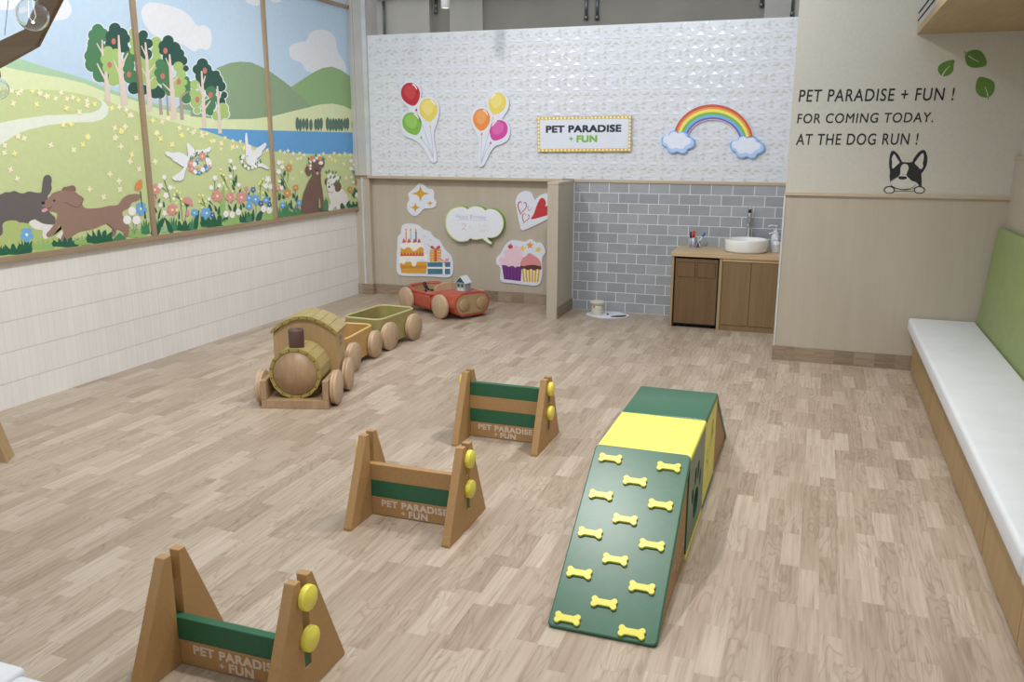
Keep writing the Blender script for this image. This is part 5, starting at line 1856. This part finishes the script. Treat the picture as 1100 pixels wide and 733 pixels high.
# front face
mb = MB()
pf = oct_prof(.062, .258, hw_ - .028)
mb.prism(S(pf, 2), 0, xf_ - .002, xf_ + .006, M_carw)
fp = mb.build('face_plate', t)
for s in (-1, 1):
    MB().lathe([(0, 0), (.064, 0), (.067, .003), (.067, .012), (.063, .016), (0, .016)], M_carw, 32, axisT((xf_ + .0062, s * .118, .16), (1, 0, 0))).build('headlight', t)
for x in (-.30, .33):
    for s in (-1, 1):
        w = MB()
        r_ = .13
        pfl = [(0, 0), (r_ * .95, 0), (r_ * .985, .004), (r_, .012), (r_, .034), (r_ * .975, .042), (r_ * .94, .045), (0, .045)]
        w.lathe(pfl, M_beech_lt, 40, axisT((x, s * (hw_ + .006), r_), (0, s, 0)))
        w.build('wheel', t)
car = t
bpy.context.view_layer.update()
Wc = car.matrix_world


def carp(x, y, z):
    return Wc @ Vector((x, y, z))


# little house toy on the hood
p = carp(.43, -.03, .2855)
h = thing('toy_house', 'tiny grey toy house with dark green gable on the red car hood', 'toy house', p, radians(-14))
h.scale = (1.3, 1.3, 1.3)
M_hw = mat('grey_house_wall', (150, 158, 160), .5, vary=.04)
M_hg = mat('dark_green_gable', (44, 82, 74), .5, vary=.04)
MB().box(-.045, .045, -.04, .04, 0, .075, M_hw, .001, 1).build('house_body', h)
MB().prism([(-.045, .0755), (.045, .0755), (0, .122)], 1, -.04, .04, M_hg).build('gable', h)
mb = MB()
for s in (-1, 1):
    mb.prism([(0, .128), (0, .120), (s * .054, .066), (s * .056, .072)] if s < 0 else [(0, .120), (0, .128), (s * .056, .072), (s * .054, .066)], 1, -.046, .046, mat('pale_house_roof', (196, 206, 212), .4, vary=.03))
mb.build('roof', h)
MB().box(-.03, -.008, -.0415, -.0402, .04, .064, M_hg).box(.008, .03, -.0415, -.0402, .04, .064, M_hg).build('window', h)
MB().box(-.035, .035, -.0415, -.0402, .006, .03, mat('house_plaque', (206, 190, 190), .5, vary=.03)).build('plaque', h)
# dark cord with a tassel on the car's cockpit edge
mb = MB()
c0 = [carp(.02, -.225, .258), carp(.0, -.222, .31), carp(-.03, -.205, .325), carp(-.035, -.18, .29), carp(-.02, -.16, .255), carp(.04, -.11, .25), carp(.07, -.06, .275), carp(.075, .02, .30), carp(.078, .08, .325), carp(.08, .12, .29)]
P2 = []
for i in range(len(c0) - 1):
    for k in range(4):
        P2.append(c0[i].lerp(c0[i + 1], k / 4))
P2.append(c0[-1])
M_cord = mat('dark_red_cord', (58, 26, 30), .6, vary=.2, vscale=60)
mb.tube(P2, [.008 + .004 * (i % 3 == 0) for i in range(len(P2))], M_cord, 8)
for q, r_ in ((c0[1], .02), (c0[2], .024), (c0[0], .018), (c0[3], .018), (c0[5], .02)):
    mb.lathe([(0, -r_), (r_ * .7, -r_ * .7), (r_, 0), (r_ * .7, r_ * .7), (0, r_)], M_cord, 12, Matrix.Translation(q))
tag(mb.build('dog_lead'), 'dark red and black cord lying over the red car cockpit edge', 'cord')

# ------------------------------------------------------------------ vanity corner
YFc = 8.55
t = thing('vanity_cabinet', 'oak vanity cabinet with two plain doors under the wash basin', 'cabinet', (-0.8, YFc, 0))


def at(mb, name, label=None, par=None):
    o = mb.build(name, par or t)
    o.matrix_parent_inverse = Matrix.Translation((0.8, -YFc, 0))
    if label:
        o['label'] = label
    return o


M_vedge = wood('vanity_edge_oak', (152, 128, 94), (172, 148, 112), axis=2, rough=0.45, scale=4, stretch=0.05)
at(MB().box(-1.338, -1.312, YFc, YT - .002, 0, .724, M_vedge, .002, 1), 'side_panel')
at(MB().box(-.868, -.838, YFc, YT - .002, 0, .724, M_vedge, .002, 1), 'divider')
at(MB().box(-.837, -.275, YFc + .03, YT - .002, .055, .723, M_vanD), 'carcass')
at(MB().box(-.834, -.564, YFc + .006, YFc + .028, .058, .69, M_vanL, .0015, 1), 'door')
at(MB().box(-.560, -.276, YFc + .006, YFc + .028, .058, .69, M_vanL, .0015, 1), 'door')
at(MB().box(-.837, -.275, YFc + .002, YFc + .03, .694, .723, M_top, .001, 1), 'top_rail')
at(MB().box(-.837, -.275, YFc + .012, YFc + .03, 0, .054, M_vanL), 'toe_kick')
t2 = thing('waste_bin_cabinet', 'dark oak pull-out bin cabinet with two flaps, left of vanity doors', 'bin cabinet', (-1.09, YFc, 0))
mb = MB().box(-1.305, -.875, YFc + .03, YT - .06, .03, .70, M_black)
o = mb.build('carcass', t2)
o.matrix_parent_inverse = Matrix.Translation((1.09, -YFc, 0))
for nm, m_, b in (('front_panel', M_vanD, (-1.298, -.882, YFc + .012, YFc + .029, .045, .705)),):
    o = MB().box(*b, m_, .0015, 1).build(nm, t2)
    o.matrix_parent_inverse = Matrix.Translation((1.09, -YFc, 0))
for x0_, x1_ in ((-1.275, -1.105), (-1.08, -.905)):
    mb = MB().box(x0_ - .004, x1_ + .004, YFc + .0100, YFc + .0119, .516, .668, M_dark).box(x0_, x1_, YFc + .006, YFc + .0099, .52, .664, M_vanD)
    o = mb.build('flap', t2)
    o.matrix_parent_inverse = Matrix.Translation((1.09, -YFc, 0))
for x in (-1.25, -.93):
    mb = MB().lathe([(0, -.012), (.015, -.012), (.015, .012), (0, .012)], M_black, 16, axisT((x, YFc + .06, .0151), (1, 0, 0)))
    o = mb.build('castor', t2)
    o.matrix_parent_inverse = Matrix.Translation((1.09, -YFc, 0))
tag(MB().box(-1.342, -.265, YFc - .012, YT - .001, .7245, .77, M_top, .003, 2).build('countertop'), 'pale oak countertop carrying the round wash basin', 'countertop')
# basin
bx, by, bz = -.642, 8.80, .7705
t = thing('wash_basin', 'round white ceramic vessel basin on the oak counter', 'basin', (bx, by, bz))
MB().lathe([(0, 0), (.185, 0), (.20, .004), (.208, .02), (.212, .118), (.209, .125), (.200, .126), (.194, .12), (.186, .06), (.15, .03), (.02, .02), (0, .02)], M_cer, 56).build('bowl', t)
MB().lathe([(0, .0205), (.022, .0205), (.024, .026), (.01, .03), (0, .03)], M_chrome, 24).build('drain', t)
t = thing('basin_tap', 'tall chrome tap with dark lever behind the round basin', 'tap', (-.645, 9.055, .7705))
MB().lathe([(0, 0), (.03, 0), (.03, .008), (.02, .014), (.019, .30), (.022, .31), (.022, .36), (.018, .37), (0, .37)], M_chrome, 24).build('body', t)
MB().tube([(0, -.01, .25), (0, -.06, .262), (0, -.115, .255), (0, -.13, .235)], .014, M_chrome).build('spout', t)
MB().box(-.016, .016, -.03, .02, .372, .40, M_black, .004, 2).box(-.008, .008, -.02, .0, .40, .44, M_chrome, .003, 1).build('lever', t)


def soap(x, y, h, r, label, blob):
    t = thing('soap_dispenser', label, 'soap bottle', (x, y, .7705), 0, 'pump bottles by the basin')
    MB().lathe([(0, 0), (r * .96, 0), (r, .006), (r, h * .78), (r * .8, h * .9), (r * .38, h * .97), (r * .38, h), (0, h)], M_bottle, 32).build('bottle', t)
    mb = MB().lathe([(0, h + .0005), (r * .45, h + .0005), (r * .45, h + .022), (r * .15, h + .026), (r * .15, h + .062), (r * .35, h + .064), (r * .35, h + .078), (0, h + .08)], M_white, 24)
    mb.tube([(0, 0, h + .072), (-.05, -.01, h + .076), (-.078, -.015, h + .066)], .0075, M_white, 8)
    mb.build('pump', t)
    lab = MB()
    n_ = 12
    vs = []
    for i in range(n_ + 1):
        a = radians(-140 + 110 * i / n_)
        for z in (h * .18, h * .68):
            vs.append(((r + .0008) * cos(a), (r + .0008) * sin(a), z))
    lab.add(vs, [[2 * i, 2 * i + 2, 2 * i + 3, 2 * i + 1] for i in range(n_)], blob)
    lab.build('sticker', t)


soap(-.375, 9.0, .175, .042, 'taller white pump bottle with pinkish label, behind the short bottle', mat('pink_sticker', (230, 214, 222), .4, vary=.05, vscale=60))
soap(-.355, 8.86, .115, .042, 'shorter white bottle in front of the tall pump bottle', mat('printed_sticker', (214, 206, 204), .4, vary=.12, vscale=80))
# pen stand
px_, py_ = -1.17, 8.96
t = thing('pen_stand', 'small white and grey pen stand on the counter left end', 'pen stand', (px_, py_, .7705))
M_pg = mat('clear_grey_plastic', (150, 150, 170), .2, vary=.05)
MB().box(-.06, .0, -.02, .03, 0, .012, M_pg, .002, 1).box(-.06, -.056, -.02, .03, .012, .11, M_white).box(-.004, .0, -.02, .03, .012, .10, M_pg).box(-.056, -.004, .026, .03, .012, .11, M_white).build('holder', t)
MB().tube([(.01, -.02, .004), (.035, -.02, .08), (.06, -.02, .004)], .007, M_white, 8).build('easel', t)
mb = MB().box(.012, .056, -.006, .0, .002, .07, mat('easel_card', (90, 84, 110), .5, vary=.3, vscale=90))
mb.build('card', t)
for dx, h_, c, lab in ((-.048, .16, (30, 30, 36), 'black-capped marker in the pen stand'), (-.026, .165, (206, 44, 44), 'red-capped marker in the pen stand'), (-.012, .17, (206, 206, 216), 'pale-capped marker in the pen stand')):
    m_ = mb = MB()
    mb.lathe([(0, .0125), (.008, .0125), (.008, h_ * .68), (0, h_ * .68)], M_white, 12)
    o = mb.lathe([(0, h_ * .6), (.0092, h_ * .6), (.0092, h_), (0, h_)], mat('cap_%d' % c[0], c, .35, vary=.02), 12).build('marker_pen', None, (px_ + dx, py_ + .004, .7705))
    tag(o, lab, 'pen', 'markers in the pen stand')
mb = MB()
mb.tube([(0, 0, 0), (.06, .01, .10)], .008, M_white, 10)
mb.tube([(.06, .01, .10), (.085, .014, .142)], .0095, mat('cap_blue', (36, 96, 196), .35, vary=.02), 10)
tag(mb.build('marker_pen', None, (px_ + .01, py_ + .02, .782)), 'blue-capped marker leaning to the right of the stand', 'pen', 'markers in the pen stand')

# tray and dispenser on the floor below the tiles
c_tray = mat('white_tray_plastic', (222, 226, 236), .3, vary=.01)
t = thing('pet_tray', 'flat white oval tray with dark inset on floor by grey tiles', 'tray', (-2.05, 8.86, 0), radians(4))
ovl = S([(-.24, .02), (-.17, .13), (-.03, .19), (.12, .16), (.23, .04), (.20, -.06), (.10, -.13), (-.05, -.15), (-.18, -.08)], 4)
MB().prism(ovl, 2, 0.0, .016, c_tray, .004, 2).build('tray', t)
MB().prism(S([(.05, -.11), (.12, -.04), (.19, .0), (.205, -.03), (.17, -.09), (.10, -.122)], 4), 2, .0165, .022, M_black).build('inset', t)
MB().lathe([(0, 0), (.014, 0), (.012, .008), (0, .01)], M_black, 16, Matrix.Translation((.0, .0, .0165))).build('button', t)
M_can = mat('cream_canister', (206, 200, 184), .4, vary=.03)
t = thing('canister', 'cream cylindrical canister with flared lid standing on the oval tray', 'canister', (-2.165, 8.85, .0165))
MB().lathe([(0, 0), (.068, 0), (.07, .004), (.062, .08), (.058, .1), (0, .1)], M_can, 36).build('body', t)
MB().lathe([(.058, .1005), (.08, .125), (.082, .137), (.076, .142), (.066, .135), (.05, .128), (0, .128)], M_can, 36).build('lid', t)
MB().lathe([(0, 0), (.009, 0), (.009, .004), (0, .005)], mat('red_dot', (150, 60, 44), .5, vary=.02), 12, axisT((-.02, -.0585, .088), (-.25, -1, 0))).build('dot', t)

# ------------------------------------------------------------------ bench along the right wall
t = thing('bench', 'long oak bench base along the right wall', 'bench', (1.1, 4, 0))


def bn_(mb, name):
    o = mb.build(name, t)
    o.matrix_parent_inverse = Matrix.Translation((-1.1, -4, 0))
    return o


YE = YCOL - .016
bn_(MB().box(.85, 1.39, 1.2, YE, .0, .34, M_benchw), 'carcass')
seams = [1.2, 2.55, 3.3, 4.07, 5.5, 6.2, YE]
for a, b in zip(seams, seams[1:]):
    bn_(MB().box(.829, .8495, a + .004, b - .004, .012, .339, M_benchw, .0015, 1), 'front_panel')
bn_(MB().box(.835, .8495, 1.2, YE, 0, .0115, M_dark), 'plinth')


def cushion(name, lab, x0, x1, y0, y1, z0, z1, r, m, grp=None, T=None):
    b = bmesh.new()
    vs = [b.verts.new(p) for p in ((x0, y0, z0), (x1, y0, z0), (x1, y1, z0), (x0, y1, z0), (x0, y0, z1), (x1, y0, z1), (x1, y1, z1), (x0, y1, z1))]
    for f in ((0, 3, 2, 1), (4, 5, 6, 7), (0, 1, 5, 4), (1, 2, 6, 5), (2, 3, 7, 6), (3, 0, 4, 7)):
        b.faces.new([vs[i] for i in f])
    bmesh.ops.bevel(b, geom=list(b.edges), offset=r, segments=5, profile=0.5, affect='EDGES')
    mb = MB().bm(b, m, True, T)
    o = mb.build(name)
    return tag(o, lab, 'cushion', grp)


cushion('seat_cushion', 'long white seat cushion on the oak bench, touching the far wall', .771, 1.262, 3.165, YCOL - .02, .3415, .4475, .022, M_seat, 'white bench seat cushions')
cushion('seat_cushion', 'nearer white seat cushion on the oak bench, cut by the frame corner', .771, 1.262, 1.2, 3.155, .3415, .4475, .022, M_seat, 'white bench seat cushions')
lean = Matrix.Translation((1.262, 0, .45)) @ Matrix.Rotation(radians(4.5), 4, 'Y')
cushion('back_cushion', 'tall olive green backrest cushion leaning above the white bench seat', .006, .066, 1.2, YCOL - .02, -.104, .76, .028, M_gfab, None, lean)

# seat near the camera, lower left
t = thing('near_bench', 'plain bench under the white cushions at the lower left corner', 'bench', (-2.3, 1.2, 0))
o = MB().box(-3.2, -1.2, .98, 1.44, 0, .34, M_benchw, .003, 1).build('carcass', t)
o.matrix_parent_inverse = Matrix.Translation((2.3, -1.2, 0))
cushion('bench_cushion', 'white cushion at the lower left corner of the photo, far-left one', -3.2, -1.935, .95, 1.497, .3405, .45, .02, M_seat)
cushion('bench_cushion', 'white cushion at the bottom edge, right beside the corner cushion', -1.928, -1.2, .95, 1.468, .3405, .45, .02, M_seat)

# slanted wooden leg at the left edge
t = thing('wooden_stand', 'pale slanted wooden stand leg cut off by the left frame edge', 'stand', (-4.45, 3.45, 0))
sl = []
mb = MB()
base = [(-4.53, 3.40), (-4.36, 3.43), (-4.43, 3.54), (-4.60, 3.51)]
topd = Vector((-.40, .02, .95))
vs = [(p[0] + 4.45, p[1] - 3.45, 0) for p in base] + [(p[0] + 4.45 + topd.x, p[1] - 3.45 + topd.y, topd.z) for p in base]
mb.add(vs, [[3, 2, 1, 0], [4, 5, 6, 7], [0, 1, 5, 4], [1, 2, 6, 5], [2, 3, 7, 6], [3, 0, 4, 7]], wood('stand_oak', (150, 124, 86), (172, 146, 106), axis=2, rough=.5, scale=4))
mb.build('leg', t)
mb = MB().box(-.72, -.40, -.05, .09, .95, 1.0, M_benchw, .003, 1)
mb.build('top_rail', t)

# ------------------------------------------------------------------ pendant frame and globe bulbs, upper left
YB_ = 2.5
q = lambda u, v: Vector((*[on_back(u, v, YB_)[0]], YB_, on_back(u, v, YB_)[1]))
t = thing('pendant_frame', 'dark bent wooden pendant beam hanging at the upper left corner', 'pendant frame', q(38, 49))
outer = [q(-60, 104), q(38, 49.5), q(95, -62)]
inner = [q(-60, 72), q(26, 31.5), q(66, -62)]
for i, nm in ((0, 'beam'), (1, 'beam')):
    a, b, c, d = outer[i], outer[i + 1], inner[i + 1], inner[i]
    o0 = t.location
    vs = [p - o0 + Vector((0, dy, 0)) for dy in (0, .02) for p in (a, b, c, d)]
    MB().add(vs, [[0, 1, 2, 3], [7, 6, 5, 4], [0, 4, 5, 1], [1, 5, 6, 2], [2, 6, 7, 3], [3, 7, 4, 0]], M_beam).build(nm, t)

M_glass = bpy.data.materials.new('clear_bulb_glass')
M_glass.use_nodes = True
gb = M_glass.node_tree.nodes['Principled BSDF']
gb.inputs['Transmission Weight'].default_value = 1.0
gb.inputs['Roughness'].default_value = 0.02
gb.inputs['IOR'].default_value = 1.45
gb.inputs['Base Color'].default_value = (0.93, 0.95, 0.96, 1)
M_fil = bpy.data.materials.new('bulb_filament')
M_fil.use_nodes = True
fb = M_fil.node_tree.nodes['Principled BSDF']
fb.inputs['Emission Color'].default_value = (1, 0.85, 0.6, 1)
fb.inputs['Emission Strength'].default_value = 2


def bulb(P, r, label):
    t = thing('globe_bulb', label, 'light bulb', P, 0, 'globe bulbs of the pendant')
    prof = [(r * sin(pi * i / 20), -r * cos(pi * i / 20)) for i in range(0, 18)] + [(r * .36, r * 1.05), (r * .36, r * 1.2)]
    prof[0] = (0, -r)
    inner_p = [(max(0, p[0] - .0025), p[1] * .965) for p in prof][::-1]
    inner_p[-1] = (0, -r * .965)
    MB().lathe(prof + inner_p, M_glass, 36).build('glass_globe', t)
    MB().lathe([(0, r * 1.0), (r * .42, r * 1.02), (r * .44, r * 1.5), (r * .3, r * 1.75), (0, r * 1.8)], M_black, 24).build('socket', t)
    MB().tube([(0, 0, r * 1.8), (0, 0, 1.4)], .004, M_black, 8).build('cord', t)
    MB().tube([(-.008, 0, r), (-.016, 0, -r * .1), (0, 0, -r * .45), (.016, 0, -r * .1), (.008, 0, r)], .0006, M_fil, 6).lathe([(0, -r * .55), (.006, -r * .5), (.004, -r * .4), (0, -r * .38)], M_fil, 10).build('filament', t)


x, z = on_back(34.5, 16, 2.38)
bulb(Vector((x, 2.38, z)), .0535, 'clear glass globe bulb in front of the bent wooden beam')
x, z = on_back(-3, 95, 3.1)
bulb(Vector((x, 3.1, z)), .0505, 'clear glass globe bulb at the left edge below the beam')
a = Vector((on_back(15, 0, 2.75)[0], 2.75, on_back(15, 0, 2.75)[1] + .4))
b = Vector((on_back(5, 38, 2.62)[0], 2.62, on_back(5, 38, 2.62)[1]))
tag(MB().tube([a + Vector((.10, 0, 0)), b], .0012, M_steel, 6).build('hanging_wire'), 'thin steel wire running up from the bent wooden beam', 'wire')

# ------------------------------------------------------------------ light
w = bpy.data.worlds.new('world')
scene.world = w
w.use_nodes = True
bg = w.node_tree.nodes['Background']
bg.inputs['Color'].default_value = (0.93, 0.965, 1.0, 1)
bg.inputs['Strength'].default_value = 0.8


def spot(x, y, z, tx, ty, tz, power, ang=110, blend=0.9, rad=0.09, col=(1, 0.98, 0.96)):
    d = bpy.data.lights.new('ceiling_and_fill_spot', 'SPOT')
    d.energy = power
    d.spot_size = radians(ang)
    d.spot_blend = blend
    d.shadow_soft_size = rad
    d.color = col
    o = bpy.data.objects.new('ceiling_and_fill_spot', d)
    COL.objects.link(o)
    o.location = (x, y, z)
    o.rotation_euler = (Vector((tx, ty, tz)) - Vector((x, y, z))).to_track_quat('-Z', 'Y').to_euler()


spot(-3.84, 5.3, 3.9, -3.2, 8.4, 0.7, 170)
spot(-1.6, 5.6, 3.9, -1.4, 9.1, 1.6, 180, col=(0.86, 0.92, 1.0))
spot(0.9, 5.9, 3.6, 0.2, 5.8, 0, 60)
spot(-0.5, 5.5, 3.9, -0.5, 4.9, 0, 270, 120)
spot(-1.5, 3.1, 3.9, -1.5, 2.9, 0, 230, 120)
spot(-2.6, 5.6, 3.9, -5.2, 5.8, 1.7, 160, 110)  # added fill spot, brightens the far half of the left wall; no fixture known
spot(-2.8, 2.8, 3.9, -5.2, 4.8, 1.7, 230, 110)  # second added fill spot, lifts the nearer mural and tiles; unseen source
spot(0.5, 3.4, 3.9, 0.6, 3.4, 0, 100, 120)

scene.view_settings.view_transform = 'Standard'
scene.view_settings.look = 'None'
scene.view_settings.exposure = 0.0
scene.view_settings.gamma = 1.0
scene.view_settings.use_curve_mapping = False
